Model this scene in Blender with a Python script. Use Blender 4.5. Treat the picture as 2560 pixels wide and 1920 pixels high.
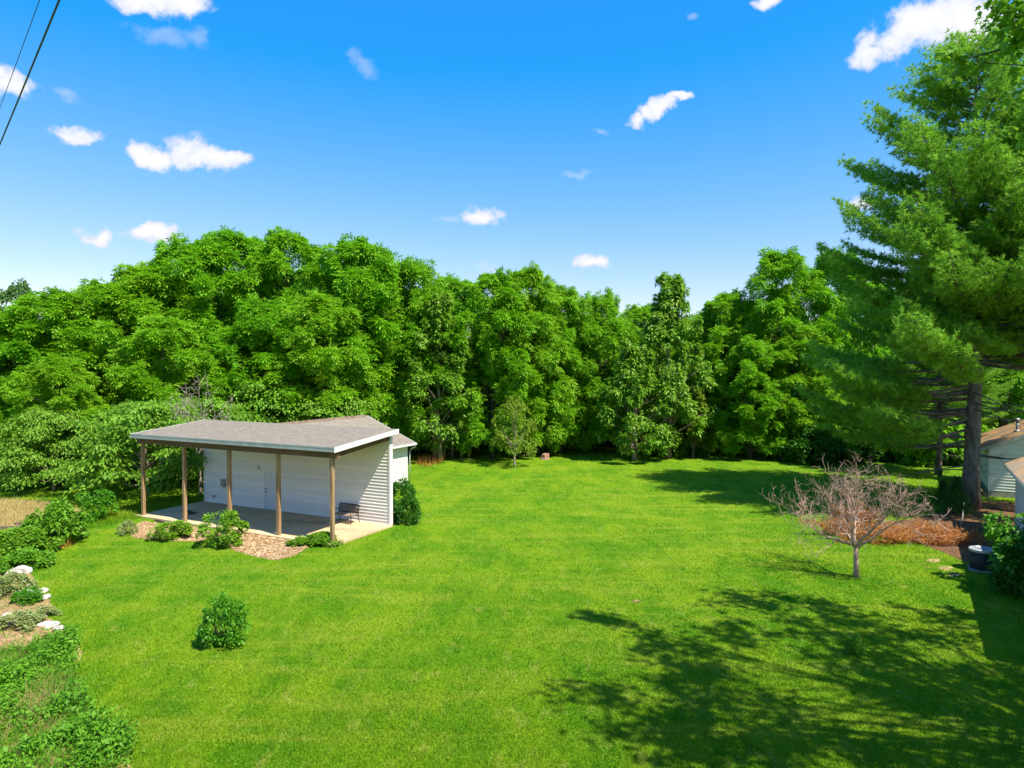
import bpy, math, random
import numpy as np
from math import sin, cos, pi, radians
from mathutils import Vector

for o in list(bpy.data.objects):
    bpy.data.objects.remove(o)
S = bpy.context.scene
C = S.collection

# ------------------------------------------------------------------ camera
FPX, CAM_H, HOR = 1707.0, 7.56, 919.5
PITCH = math.atan((960 - HOR) / FPX)
cam = bpy.data.cameras.new('camera')
cam.sensor_width = 36.0
cam.lens = FPX / 2560 * 36
cam.clip_start, cam.clip_end = 0.1, 6000
camo = bpy.data.objects.new('camera', cam)
camo.location = (0, 0, CAM_H)
camo.rotation_euler = (pi / 2 - PITCH, 0, 0)
C.objects.link(camo)
S.camera = camo

# ------------------------------------------------------------------ light
SUN_EL = radians(56)
TRAVEL = (-0.76, 0.65)                       # horizontal direction the light travels
sd = Vector((TRAVEL[0] * cos(SUN_EL), TRAVEL[1] * cos(SUN_EL), -sin(SUN_EL)))
sun = bpy.data.lights.new('sun', 'SUN')
sun.energy = 4.6
sun.angle = radians(0.53)
sun.color = (1.0, 0.94, 0.81)
suno = bpy.data.objects.new('sun', sun)
suno.rotation_euler = sd.to_track_quat('-Z', 'Y').to_euler()
suno.location = (20, -20, 40)
C.objects.link(suno)

S.view_settings.view_transform = 'Standard'
S.view_settings.look = 'None'
S.view_settings.gamma = 1.0
S.view_settings.use_curve_mapping = False
S.view_settings.exposure = 1.0

S.render.engine = 'CYCLES'
cy = S.cycles
cy.max_bounces, cy.diffuse_bounces, cy.glossy_bounces = 4, 3, 1
cy.transmission_bounces, cy.transparent_max_bounces = 4, 4
cy.use_denoising = True
cy.use_adaptive_sampling, cy.adaptive_threshold = True, 0.02
cy.caustics_reflective = cy.caustics_refractive = False
cy.sample_clamp_indirect = 6.0

# ------------------------------------------------------------------ world
W = bpy.data.worlds.new('World')
S.world = W
W.use_nodes = True
wt = W.node_tree
wt.nodes.clear()


def N(t, kind, **kw):
    n = t.nodes.new(kind)
    for k, v in kw.items():
        setattr(n, k, v)
    return n


def mth(t, op, a, b=None, c=None, clamp=False):
    n = N(t, 'ShaderNodeMath', operation=op, use_clamp=clamp)
    for i, v in enumerate((a, b, c)):
        if v is None:
            continue
        if isinstance(v, (int, float)):
            n.inputs[i].default_value = v
        else:
            t.links.new(v, n.inputs[i])
    return n.outputs[0]


def build_world():
    t = wt
    L = t.links.new
    sky = N(t, 'ShaderNodeTexSky', sky_type='NISHITA')
    sky.sun_disc = False
    sky.sun_elevation = SUN_EL
    sky.sun_rotation = math.atan2(-TRAVEL[0], -TRAVEL[1])
    sky.air_density, sky.dust_density, sky.ozone_density = 1.0, 0.4, 3.0
    sky.altitude = 200
    # colour grade of the whole sky: deeper blue overhead, pale at the horizon
    gr = N(t, 'ShaderNodeVectorMath', operation='MULTIPLY_ADD')
    L(sky.outputs[0], gr.inputs[0])
    gr.inputs[1].default_value = (1.36, .83, .34)
    gr.inputs[2].default_value = (-1.50, .22, 3.75)
    tint = N(t, 'ShaderNodeVectorMath', operation='MAXIMUM')
    L(gr.outputs[0], tint.inputs[0])
    tint.inputs[1].default_value = (.12, .2, .5)
    # clouds, laid out by compass direction and elevation
    tc = N(t, 'ShaderNodeTexCoord')
    sep = N(t, 'ShaderNodeSeparateXYZ')
    L(tc.outputs['Generated'], sep.inputs[0])
    az = mth(t, 'ARCTAN2', sep.outputs[0], sep.outputs[1])
    el = mth(t, 'ARCSINE', sep.outputs[2])
    nz = N(t, 'ShaderNodeTexNoise')
    nz.inputs['Scale'].default_value = 22
    nz.inputs['Detail'].default_value = 3
    L(tc.outputs['Generated'], nz.inputs['Vector'])
    off = N(t, 'ShaderNodeVectorMath', operation='SUBTRACT')
    L(nz.outputs['Color'], off.inputs[0])
    off.inputs[1].default_value = (0.5, 0.5, 0.5)
    comb = N(t, 'ShaderNodeCombineXYZ')
    L(az, comb.inputs[0]); L(el, comb.inputs[1])
    wob = N(t, 'ShaderNodeVectorMath', operation='MULTIPLY_ADD')
    L(off.outputs[0], wob.inputs[0])
    wob.inputs[1].default_value = (0.06, 0.045, 0)
    L(comb.outputs[0], wob.inputs[2])
    rng = random.Random(5)
    solid = [(355, 2, 120, 42, 0), (300, 12, 62, 26, 0), (425, 10, 60, 34, 0),
             (22, 178, 50, 32, 0), (48, 196, 52, 32, 0), (172, 297, 70, 24, 4),
             (335, 344, 46, 32, 0), (405, 326, 66, 36, 0), (440, 346, 92, 34, -6), (500, 352, 58, 24, -12),
             (336, 502, 66, 25, 0), (220, 514, 42, 21, 0), (1040, 466, 52, 25, 0), (1282, 573, 46, 22, 0),
             (1368, 260, 26, 16, 0), (1395, 245, 38, 18, 0), (1430, 231, 46, 17, 0), (1470, 219, 36, 11, 0),
             (1866, 126, 44, 30, 0), (1908, 98, 70, 46, 0), (1975, 60, 105, 62, 0), (2045, 48, 120, 66, 0), (2110, 60, 90, 56, 0), (2100, 55, 95, 55, 0), (1858, 440, 42, 20, 0),
             (1655, 6, 56, 20, 0)]
    faint = [(355, 78, 85, 30, 0), (440, 98, 32, 24, 30), (150, 208, 44, 16, 10), (785, 135, 30, 44, 0),
             (985, 474, 44, 12, 0), (1250, 377, 46, 9, 0), (1300, 280, 26, 12, 0), (1495, 40, 22, 14, 0),
             (1065, 590, 40, 22, 0), (515, 362, 44, 20, -15)]

    def conv(c):
        x, y, rx, ry, r = c
        k = 2560 / 2212
        X, Y = x * k, y * k
        a = math.atan2(X - 1280, FPX)
        d = math.hypot(X - 1280, FPX)
        e = math.atan2(HOR - Y, d)
        return (a, e, rx * k / FPX * cos(a) ** 2 * 1.05, ry * k / d * cos(e) ** 2 * 1.1, radians(r))
    solid = [conv(c) for c in solid]
    faint = [conv(c) for c in faint]
    for i in range(14):                          # the same fair-weather clouds all round
        a = rng.uniform(0.85, 2 * pi - 0.85)
        e = rng.uniform(0.12, 1.0)
        s = rng.uniform(0.03, 0.10)
        solid.append((a if a < pi else a - 2 * pi, e, s, s * 0.4, rng.uniform(-.3, .3)))

    def field(lst):
        acc = None
        for a, e, rx, ry, r in lst:
            m = N(t, 'ShaderNodeVectorMath', operation='MULTIPLY_ADD')
            L(wob.outputs[0], m.inputs[0])
            m.inputs[1].default_value = (1 / rx, 1 / ry, 0)
            m.inputs[2].default_value = (-a / rx, -e / ry, 0)
            ln = N(t, 'ShaderNodeVectorMath', operation='LENGTH')
            L(m.outputs[0], ln.inputs[0])
            acc = ln.outputs['Value'] if acc is None else mth(t, 'SMOOTH_MIN', acc, ln.outputs['Value'], 0.25)
        return mth(t, 'SUBTRACT', 1.0, acc)
    n2 = N(t, 'ShaderNodeTexNoise')
    n2.inputs['Scale'].default_value = 38
    n2.inputs['Detail'].default_value = 5
    n2.inputs['Roughness'].default_value = 0.62
    L(tc.outputs['Generated'], n2.inputs['Vector'])
    ed = mth(t, 'MULTIPLY', mth(t, 'SUBTRACT', n2.outputs[0], 0.5), 1.5)

    def dens(v, lo, hi, op):
        mr = N(t, 'ShaderNodeMapRange', interpolation_type='SMOOTHSTEP')
        L(mth(t, 'ADD', v, ed), mr.inputs[0])
        mr.inputs[1].default_value, mr.inputs[2].default_value = lo, hi
        mr.inputs[3].default_value, mr.inputs[4].default_value = 0, op
        return mr.outputs[0]
    vs = field(solid)
    d1 = dens(vs, 0.02, 0.52, 1.0)
    d2 = dens(field(faint), 0.08, 0.9, 0.30)
    d = mth(t, 'MAXIMUM', d1, d2)
    cc = N(t, 'ShaderNodeMix', data_type='RGBA')
    L(dens(vs, 0.2, 1.0, 1.0), cc.inputs[0])
    cc.inputs[6].default_value = (3.9, 4.2, 4.9, 1)
    cc.inputs[7].default_value = (5.2, 5.2, 5.3, 1)
    mix = N(t, 'ShaderNodeMix', data_type='RGBA')
    L(d, mix.inputs[0])
    L(tint.outputs[0], mix.inputs[6])
    L(cc.outputs[2], mix.inputs[7])
    bg = N(t, 'ShaderNodeBackground')
    bg.inputs['Strength'].default_value = 0.1
    L(mix.outputs[2], bg.inputs['Color'])
    out = N(t, 'ShaderNodeOutputWorld')
    L(bg.outputs[0], out.inputs['Surface'])


build_world()

# ------------------------------------------------------------------ helpers


def gp(px, py, z=0.0):
    """point of height z seen at photo pixel (px, py)"""
    dy = (HOR - py) / FPX
    d = (z - CAM_H) / dy
    return Vector(((px - 1280) / FPX * d, d, z))


def tag(o, label=None, cat=None, group=None, kind=None):
    if label: o['label'] = label
    if cat: o['category'] = cat
    if group: o['group'] = group
    if kind: o['kind'] = kind
    return o


def empty(name, loc, rz=0, sc=(1, 1, 1), label=None, cat=None, group=None):
    o = bpy.data.objects.new(name, None)
    o.empty_display_size = 0.3
    o.location = loc
    o.rotation_euler = (0, 0, rz)
    o.scale = sc
    C.objects.link(o)
    return tag(o, label, cat, group)


def link(name, me, parent=None, mat=None):
    o = bpy.data.objects.new(name, me)
    C.objects.link(o)
    if parent is not None: o.parent = parent
    if mat is not None and not me.materials: me.materials.append(mat)
    return o


class MB:
    def __init__(s): s.v, s.f = [], []

    def poly(s, pts):
        b = len(s.v); s.v += [tuple(p) for p in pts]; s.f.append(tuple(range(b, b + len(pts)))); return s

    def box(s, x0, x1, y0, y1, z0, z1):
        b = len(s.v)
        s.v += [(x, y, z) for z in (z0, z1) for y in (y0, y1) for x in (x0, x1)]
        s.f += [tuple(b + i for i in q) for q in ((0, 2, 3, 1), (4, 5, 7, 6), (0, 1, 5, 4), (2, 6, 7, 3), (0, 4, 6, 2), (1, 3, 7, 5))]
        return s

    def hexa(s, p):                              # 8 points ordered like box
        b = len(s.v); s.v += [tuple(q) for q in p]
        s.f += [tuple(b + i for i in q) for q in ((0, 2, 3, 1), (4, 5, 7, 6), (0, 1, 5, 4), (2, 6, 7, 3), (0, 4, 6, 2), (1, 3, 7, 5))]
        return s

    def bar(s, a, b_, w, h):                     # box along a line
        a, b_ = Vector(a), Vector(b_)
        d = (b_ - a).normalized()
        up = Vector((0, 0, 1)) if abs(d.z) < .95 else Vector((0, 1, 0))
        x = d.cross(up).normalized() * w / 2
        y = x.cross(d).normalized() * h / 2
        P = []
        for z in (a, b_):
            P += [z - x - y, z + x - y, z - x + y, z + x + y]
        return s.hexa(P)

    def tube(s, pts, rad, n=6, cap=True):
        pts = [Vector(p) for p in pts]
        b0 = len(s.v)
        for i, p in enumerate(pts):
            d = (pts[min(i + 1, len(pts) - 1)] - pts[max(i - 1, 0)]).normalized()
            ref = Vector((0, 0, 1)) if abs(d.z) < .9 else Vector((1, 0, 0))
            x = d.cross(ref).normalized(); y = x.cross(d)
            for k in range(n):
                a = 2 * pi * k / n
                s.v.append(tuple(p + (x * cos(a) + y * sin(a)) * rad[i]))
        for i in range(len(pts) - 1):
            for k in range(n):
                q = b0 + i * n
                s.f.append((q + k, q + (k + 1) % n, q + n + (k + 1) % n, q + n + k))
        if cap:
            s.f.append(tuple(b0 + k for k in range(n))[::-1])
            q = b0 + (len(pts) - 1) * n
            s.f.append(tuple(q + k for k in range(n)))
        return s

    def mesh(s, name, mat=None, smooth=False):
        me = bpy.data.meshes.new(name)
        me.from_pydata(s.v, [], s.f)
        if mat: me.materials.append(mat)
        if smooth: me.polygons.foreach_set('use_smooth', [True] * len(me.polygons))
        me.update()
        return me

    def obj(s, name, mat, parent=None, smooth=False):
        return link(name, s.mesh(name, mat, smooth), parent)


def polymesh(name, co, mat, rnd=None):
    """co (n, k, 3): n separate k-gons"""
    n, k, _ = co.shape
    me = bpy.data.meshes.new(name)
    me.vertices.add(n * k)
    me.vertices.foreach_set('co', np.ascontiguousarray(co, dtype=np.float32).ravel())
    me.loops.add(n * k)
    me.loops.foreach_set('vertex_index', np.arange(n * k, dtype=np.int32))
    me.polygons.add(n)
    me.polygons.foreach_set('loop_start', np.arange(0, n * k, k, dtype=np.int32))
    a = me.attributes.new('rnd', 'FLOAT', 'FACE')
    if rnd is None: rnd = np.random.default_rng(n).random(n)
    a.data.foreach_set('value', np.asarray(rnd, dtype=np.float32))
    me.materials.append(mat)
    me.update(calc_edges=True)
    return me


def nrm(a): return a / np.maximum(np.linalg.norm(a, axis=-1, keepdims=True), 1e-9)


def rhomb(P, D, Nn, Ln, Wd, fold=0.12, droop=0.0):
    """kite-shaped leaves; P base, D direction, Nn normal"""
    D = nrm(D); Sd = nrm(np.cross(D, Nn)); Nn = np.cross(Sd, D)
    Ln = Ln[:, None]; Wd = Wd[:, None]
    mid = P + D * Ln * 0.45
    tip = P + D * Ln - Nn * Ln * fold * 0.6 - np.array([0, 0, 1.]) * Ln * droop
    a = mid + Sd * Wd * .5 + Nn * Wd * fold
    b = mid - Sd * Wd * .5 + Nn * Wd * fold
    return np.stack([P, a, tip, b], 1)


def sph(r, n):
    v = r.normal(size=(n, 3))
    return nrm(v)


# ------------------------------------------------------------------ materials


def newmat(name):
    m = bpy.data.materials.new(name)
    m.use_nodes = True
    t = m.node_tree
    t.nodes.clear()
    out = N(t, 'ShaderNodeOutputMaterial')
    b = N(t, 'ShaderNodeBsdfPrincipled')
    t.links.new(b.outputs[0], out.inputs[0])
    return m, t, b, out


def noise(t, vec, scale, detail=4, rough=.55, stretch=None):
    n = N(t, 'ShaderNodeTexNoise')
    n.inputs['Scale'].default_value = scale
    n.inputs['Detail'].default_value = detail
    n.inputs['Roughness'].default_value = rough
    if stretch:
        mp = N(t, 'ShaderNodeMapping')
        mp.inputs['Scale'].default_value = stretch[:3]
        if len(stretch) > 3: mp.inputs['Rotation'].default_value = (0, 0, stretch[3])
        t.links.new(vec, mp.inputs['Vector']); vec = mp.outputs[0]
    t.links.new(vec, n.inputs['Vector'])
    return n.outputs[0]


def ramp(t, v, lo, hi):
    mr = N(t, 'ShaderNodeMapRange', interpolation_type='SMOOTHSTEP')
    t.links.new(v, mr.inputs[0])
    mr.inputs[1].default_value, mr.inputs[2].default_value = lo, hi
    return mr.outputs[0]


def mixc(t, f, a, b, bt='MIX'):
    n = N(t, 'ShaderNodeMix', data_type='RGBA', blend_type=bt)
    for i, v in ((0, f), (6, a), (7, b)):
        if isinstance(v, (int, float)): n.inputs[i].default_value = v
        elif isinstance(v, tuple): n.inputs[i].default_value = (*v[:3], 1)
        else: t.links.new(v, n.inputs[i])
    return n.outputs[2]


def bumpn(t, b, h, strength, dist):
    n = N(t, 'ShaderNodeBump')
    n.inputs['Strength'].default_value = strength
    n.inputs['Distance'].default_value = dist
    t.links.new(h, n.inputs['Height'])
    t.links.new(n.outputs[0], b.inputs['Normal'])


def pmat(name, c1, c2, scale=3, rough=.8, bump=0, bscale=None, stretch=None, metal=0, spec=.3, c3=None, world=False):
    m, t, b, out = newmat(name)
    tc = N(t, 'ShaderNodeTexCoord')
    vec = tc.outputs['Object']
    if world: vec = N(t, 'ShaderNodeNewGeometry').outputs['Position']
    n = noise(t, vec, scale, 5, .6, stretch)
    col = mixc(t, ramp(t, n, .3, .7), c1, c2)
    if c3 is not None:
        n3 = noise(t, vec, scale * .23, 4, .6)
        col = mixc(t, ramp(t, n3, .52, .72), col, c3)
    t.links.new(col, b.inputs['Base Color'])
    b.inputs['Roughness'].default_value = rough
    b.inputs['Metallic'].default_value = metal
    b.inputs['Specular IOR Level'].default_value = spec
    if bump:
        bumpn(t, b, noise(t, vec, bscale or scale * 4, 5, .6, stretch), 1.0, bump)
    return m


def leafmat(name, dark, light, yellow=None, trans=.38, gloss=.25, pale=None):
    m, t, b, out = newmat(name)
    at = N(t, 'ShaderNodeAttribute', attribute_name='rnd')
    geo = N(t, 'ShaderNodeNewGeometry')
    oi = N(t, 'ShaderNodeObjectInfo')
    n = noise(t, geo.outputs['Position'], .55, 3)
    f = mth(t, 'ADD', mth(t, 'MULTIPLY', at.outputs['Fac'], .55), mth(t, 'MULTIPLY', ramp(t, n, .3, .7), .45))
    col = mixc(t, f, dark, light)
    if yellow:
        col = mixc(t, mth(t, 'MULTIPLY', oi.outputs['Random'], .8), col, mixc(t, f, tuple(.7 * x for x in yellow), yellow))
    if pale:                                     # undersides of the leaves are paler
        col = mixc(t, mth(t, 'GREATER_THAN', at.outputs['Fac'], .72), col, pale)
    t.links.new(col, b.inputs['Base Color'])
    b.inputs['Roughness'].default_value = .55
    b.inputs['Specular IOR Level'].default_value = gloss
    tr = N(t, 'ShaderNodeBsdfTranslucent')
    bright = mixc(t, .5, col, light)
    t.links.new(bright, tr.inputs['Color'])
    ms = N(t, 'ShaderNodeMixShader')
    ms.inputs[0].default_value = trans
    t.links.new(b.outputs[0], ms.inputs[1])
    t.links.new(tr.outputs[0], ms.inputs[2])
    t.links.new(ms.outputs[0], out.inputs[0])
    return m


def grass_color(t, vec):
    n1 = noise(t, vec, .10, 4, .6)
    n2 = noise(t, vec, .55, 6, .72, (1, .45, 1, .5))
    n3 = noise(t, vec, 2.6, 5, .7, (1, .42, 1, .45))
    streak = noise(t, vec, .8, 4, .6, (.20, 1.3, 1, -.62))
    streak.node.inputs['Distortion'].default_value = .9
    a = mixc(t, ramp(t, n2, .36, .64), (.080, .215, .003), (.178, .298, .007))
    a = mixc(t, mth(t, 'MULTIPLY', ramp(t, streak, .45, .70), .65), a, (.240, .318, .020))
    a = mixc(t, mth(t, 'MULTIPLY', ramp(t, n1, .50, .70), .55), a, (.062, .210, .003))
    a = mixc(t, mth(t, 'MULTIPLY', ramp(t, n3, .52, .76), .7), a, (.320, .345, .065))
    return a


def make_grass(name, ground):
    m, t, b, out = newmat(name)
    geo = N(t, 'ShaderNodeNewGeometry')
    vec = geo.outputs['Position']
    col = grass_color(t, vec)
    if ground:
        fine = noise(t, vec, 16, 5, .7)
        col = mixc(t, ramp(t, fine, .62, .35), col, mixc(t, 1.0, col, (.55, .62, .45), 'MULTIPLY'))
        dry = noise(t, vec, .33, 6, .7)
        col = mixc(t, mth(t, 'MULTIPLY', ramp(t, dry, .66, .76), .7), col, (.24, .22, .07))
        bumpn(t, b, noise(t, vec, 26, 5, .75), 1.0, .035)
        b.inputs['Roughness'].default_value = .9
        b.inputs['Specular IOR Level'].default_value = .1
        t.links.new(col, b.inputs['Base Color'])
    else:
        at = N(t, 'ShaderNodeAttribute', attribute_name='rnd')
        col = mixc(t, at.outputs['Fac'], mixc(t, 1.0, col, (.8, .85, .7), 'MULTIPLY'), mixc(t, 1.0, col, (1.3, 1.22, 1.5), 'MULTIPLY'))
        b.inputs['Roughness'].default_value = .6
        b.inputs['Specular IOR Level'].default_value = .15
        t.links.new(col, b.inputs['Base Color'])
        tr = N(t, 'ShaderNodeBsdfTranslucent')
        t.links.new(col, tr.inputs['Color'])
        ms = N(t, 'ShaderNodeMixShader')
        ms.inputs[0].default_value = .3
        t.links.new(b.outputs[0], ms.inputs[1]); t.links.new(tr.outputs[0], ms.inputs[2])
        t.links.new(ms.outputs[0], out.inputs[0])
    return m


def shingles(name, c1, c2, c3=None, sx=3.2, sy=7.0):
    m, t, b, out = newmat(name)
    tc = N(t, 'ShaderNodeTexCoord')
    mp = N(t, 'ShaderNodeMapping')
    t.links.new(tc.outputs['Object'], mp.inputs['Vector'])
    br = N(t, 'ShaderNodeTexBrick')
    br.offset = .5
    br.inputs['Scale'].default_value = 1
    br.inputs['Brick Width'].default_value = 1 / sx
    br.inputs['Row Height'].default_value = 1 / sy
    br.inputs['Mortar Size'].default_value = .006
    br.inputs['Color1'].default_value = (*c1, 1)
    br.inputs['Color2'].default_value = (*c2, 1)
    br.inputs['Mortar'].default_value = tuple(.45 * x for x in c1) + (1,)
    t.links.new(mp.outputs[0], br.inputs['Vector'])
    col = mixc(t, ramp(t, noise(t, tc.outputs['Object'], 14, 5, .7), .3, .75), br.outputs['Color'], tuple(.72 * x for x in c2))
    col = mixc(t, mth(t, 'MULTIPLY', ramp(t, noise(t, tc.outputs['Object'], 1.3, 4), .4, .75), .4), col, tuple(1.25 * x for x in c1))
    col = mixc(t, mth(t, 'MULTIPLY', ramp(t, noise(t, tc.outputs['Object'], 2.2, 5, .7, (1, 5, 1)), .42, .66), .55), col, tuple(.62 * x for x in c1))
    if c3: col = mixc(t, ramp(t, noise(t, tc.outputs['Object'], .8, 6, .7), .42, .62), col, c3)
    t.links.new(col, b.inputs['Base Color'])
    b.inputs['Roughness'].default_value = .92
    b.inputs['Specular IOR Level'].default_value = .2
    bumpn(t, b, br.outputs['Fac'], -.6, .01)
    return m, mp


M = {}
M['ground'] = make_grass('lawn_ground', True)
M['blade'] = make_grass('grass_blade', False)
M['walnut'] = leafmat('walnut_leaf', (.062, .245, .004), (.235, .540, .014), yellow=(.285, .530, .020), trans=.42)
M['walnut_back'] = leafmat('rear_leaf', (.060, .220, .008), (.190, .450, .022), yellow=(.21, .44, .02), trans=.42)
M['dogwood'] = leafmat('dogwood_leaf', (.075, .215, .008), (.210, .420, .030), yellow=(.22, .40, .04))
M['pale'] = leafmat('pale_leaf', (.085, .235, .006), (.230, .440, .028), pale=(.33, .47, .11))
M['cedar'] = leafmat('cedar_leaf', (.115, .215, .010), (.270, .380, .040))
M['pine'] = leafmat('pine_needle', (.085, .260, .012), (.330, .600, .050), trans=.36)
M['spruce'] = leafmat('spruce_needle', (.035, .120, .018), (.085, .220, .030), trans=.2)
M['maple'] = leafmat('maple_leaf', (0.088, 0.237, 0.007), (0.206, 0.400, 0.025), trans=.42)
M['shrub'] = leafmat('shrub_leaf', (0.050, 0.213, 0.005), (0.150, 0.400, 0.015), gloss=.4)
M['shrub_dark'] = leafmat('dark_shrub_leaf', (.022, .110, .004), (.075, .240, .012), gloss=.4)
M['shrub_lime'] = leafmat('lime_shrub_leaf', (0.100, 0.263, 0.005), (0.250, 0.450, 0.025), gloss=.4)
M['sage'] = leafmat('sage_leaf', (.190, .270, .060), (.420, .480, .180))
M['weed_dry'] = leafmat('dry_weed_leaf', (.24, .20, .06), (.42, .36, .14))
M['weed'] = leafmat('weed_leaf', (0.044, 0.206, 0.006), (0.156, 0.400, 0.019), yellow=(0.213, 0.388, 0.025))
M['far'] = leafmat('distant_leaf', (0.069, 0.175, 0.037), (0.150, 0.281, 0.075))
M['dry'] = leafmat('dry_grass_blade', (.30, .22, .07), (.50, .40, .16), trans=.3)
M['deadneedle'] = leafmat('dead_needle', (.32, .115, .020), (.64, .285, .075), trans=.25)
M['bark'] = pmat('walnut_bark', (.045, .036, .026), (.12, .10, .075), 6, .95, .02, 14, (1, 1, .25), world=True)
M['bark_light'] = pmat('pale_bark', (.16, .13, .09), (.30, .25, .18), 6, .95, .02, 14, (1, 1, .25), world=True)
M['pinebark'] = pmat('pine_bark', (.085, .070, .060), (.215, .185, .160), 5, .95, .03, 13, (1, 1, .3), c3=(.085, .08, .06), world=True)
M['twig'] = pmat('bare_twig', (.28, .165, .115), (.52, .355, .27), 5, .9, .004, 30, world=True)
M['deadtwig'] = pmat('dead_twig', (.20, .165, .13), (.36, .31, .26), 5, .9, world=True)
M['brownstick'] = pmat('dead_pine_stick', (.20, .095, .04), (.40, .22, .12), 5, .9, world=True)
M['siding'] = pmat('white_vinyl_siding', (.77, .735, .675), (.82, .785, .73), 1.2, .45, .0008, 40, (1, 1, 6), spec=.4)
_t = M['siding'].node_tree
_b = next(n_ for n_ in _t.nodes if n_.type == 'BSDF_PRINCIPLED')
_c = _b.inputs['Base Color'].links[0].from_socket
_oi = N(_t, 'ShaderNodeObjectInfo')
_t.links.new(mixc(_t, _oi.outputs['Random'], mixc(_t, 1.0, _c, (.88, .88, .89), 'MULTIPLY'), _c), _b.inputs['Base Color'])
M['white'] = pmat('white_trim', (.62, .61, .59), (.70, .69, .67), 4, .45, spec=.4)
M['door'] = pmat('white_door_paint', (.60, .62, .65), (.65, .67, .70), 2, .4, spec=.4)
M['greyfascia'] = pmat('grey_drip_edge', (.30, .31, .30), (.38, .39, .38), 3, .5)
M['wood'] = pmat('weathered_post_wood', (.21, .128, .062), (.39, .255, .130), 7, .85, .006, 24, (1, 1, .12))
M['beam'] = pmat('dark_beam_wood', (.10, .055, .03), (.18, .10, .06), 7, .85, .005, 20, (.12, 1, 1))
M['concrete'] = pmat('concrete', (.52, .37, .21), (.62, .47, .29), .7, .85, .002, 40, c3=(.42, .27, .14))
M['mulch'] = pmat('mulch_soil', (.27, .150, .065), (.46, .295, .155), 5, .95, .03, 22, c3=(.30, .19, .11), world=True)
M['stain'] = pmat('concrete_stain', (.40, .28, .16), (.50, .37, .23), 3, .8)
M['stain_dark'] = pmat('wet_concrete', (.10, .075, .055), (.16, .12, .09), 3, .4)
M['chip'] = pmat('wood_chip', (.38, .24, .12), (.68, .50, .30), 3, .9, world=True)
M['litter'] = pmat('pine_litter', (.075, .040, .020), (.185, .098, .050), 4, .95, .03, 18, world=True)
M['rock'] = pmat('white_stone', (.42, .36, .32), (.72, .66, .61), 6, .9, .05, 9, c3=(.36, .27, .20), world=True)
M['tan'] = pmat('dry_field_soil', (.30, .22, .08), (.42, .33, .13), 1.5, .95, .03, 14, c3=(.16, .25, .03), world=True)
M['black'] = pmat('black_iron', (.010, .010, .011), (.022, .021, .020), 6, .5, metal=.3)
M['slat'] = pmat('bench_slat_wood', (.26, .20, .15), (.40, .32, .25), 6, .8, .002, 30, (.1, 1, 1))
M['metal'] = pmat('grey_metal', (.25, .26, .27), (.34, .35, .36), 6, .5, metal=.5)
M['darkmetal'] = pmat('dark_condenser_metal', (.030, .034, .042), (.06, .066, .078), 8, .5, metal=.4)
M['acwhite'] = pmat('condenser_top', (.33, .34, .34), (.45, .46, .46), 6, .5)
M['beige'] = pmat('beige_box', (.42, .36, .26), (.48, .42, .32), 4, .6)
M['brass'] = pmat('dark_knob', (.03, .027, .022), (.06, .05, .04), 6, .35, metal=.8)
M['wire'] = pmat('cable_sheath', (.03, .033, .038), (.05, .05, .055), 6, .6)
M['foundation'] = pmat('foundation_block', (.22, .205, .18), (.32, .30, .27), 3, .9, .005, 20)
M['timber'] = pmat('old_timber', (.11, .075, .05), (.22, .16, .115), 5, .95, .01, 18, (.2, 1, 1))
M['lens'] = pmat('lamp_glass', (.62, .52, .34), (.70, .60, .42), 6, .3)
M['stump'] = pmat('stump_wood', (.22, .105, .068), (.42, .25, .185), 4, .95, .04, 9, (1, 1, .4), world=True)
roof1, _ = shingles('grey_shingles', (.200, .172, .135), (.300, .258, .205))
roof2, mp2 = shingles('brown_shingles', (.20, .145, .09), (.28, .20, .12), (.40, .21, .075))
roof3, mp3 = shingles('tan_shingles', (.33, .25, .17), (.43, .34, .25), (.46, .27, .13))
for _m in (mp2, mp3): _m.inputs['Rotation'].default_value = (0, 0, pi / 2)

# ------------------------------------------------------------------ ground
E_ = 3000.0
me = bpy.data.meshes.new('lawn')
ys = [-E_, -40, -10, 12, 25, 40, 60, 90, 200, E_]
xs = [-E_, -200, -60, -30, -10, 10, 30, 60, 200, E_]
me.from_pydata([(x, y, 0) for y in ys for x in xs], [],
               [(j * 10 + i, j * 10 + i + 1, j * 10 + i + 11, j * 10 + i + 10) for j in range(9) for i in range(9)])
tag(link('lawn', me, mat=M['ground']), 'bright green mown lawn', kind='structure')


def patch(name, pts, z, mat, label, seed=1, kind='structure'):
    """irregular flat sheet: outline smoothed and roughened"""
    r = random.Random(seed)
    P = [Vector((*p[:2], 0)) for p in pts]
    n = len(P); out = []
    for i in range(n):
        a, b, c, d = P[i - 1], P[i], P[(i + 1) % n], P[(i + 2) % n]
        for k in range(6):
            t = k / 6
            q = 0.5 * ((2 * b) + (c - a) * t + (2 * a - 5 * b + 4 * c - d) * t * t + (3 * b - a - 3 * c + d) * t ** 3)
            out.append((q.x + r.uniform(-.06, .06), q.y + r.uniform(-.08, .08), z))
    mb = MB(); mb.poly(out)
    return tag(mb.obj(name, mat), label, kind=kind)


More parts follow.
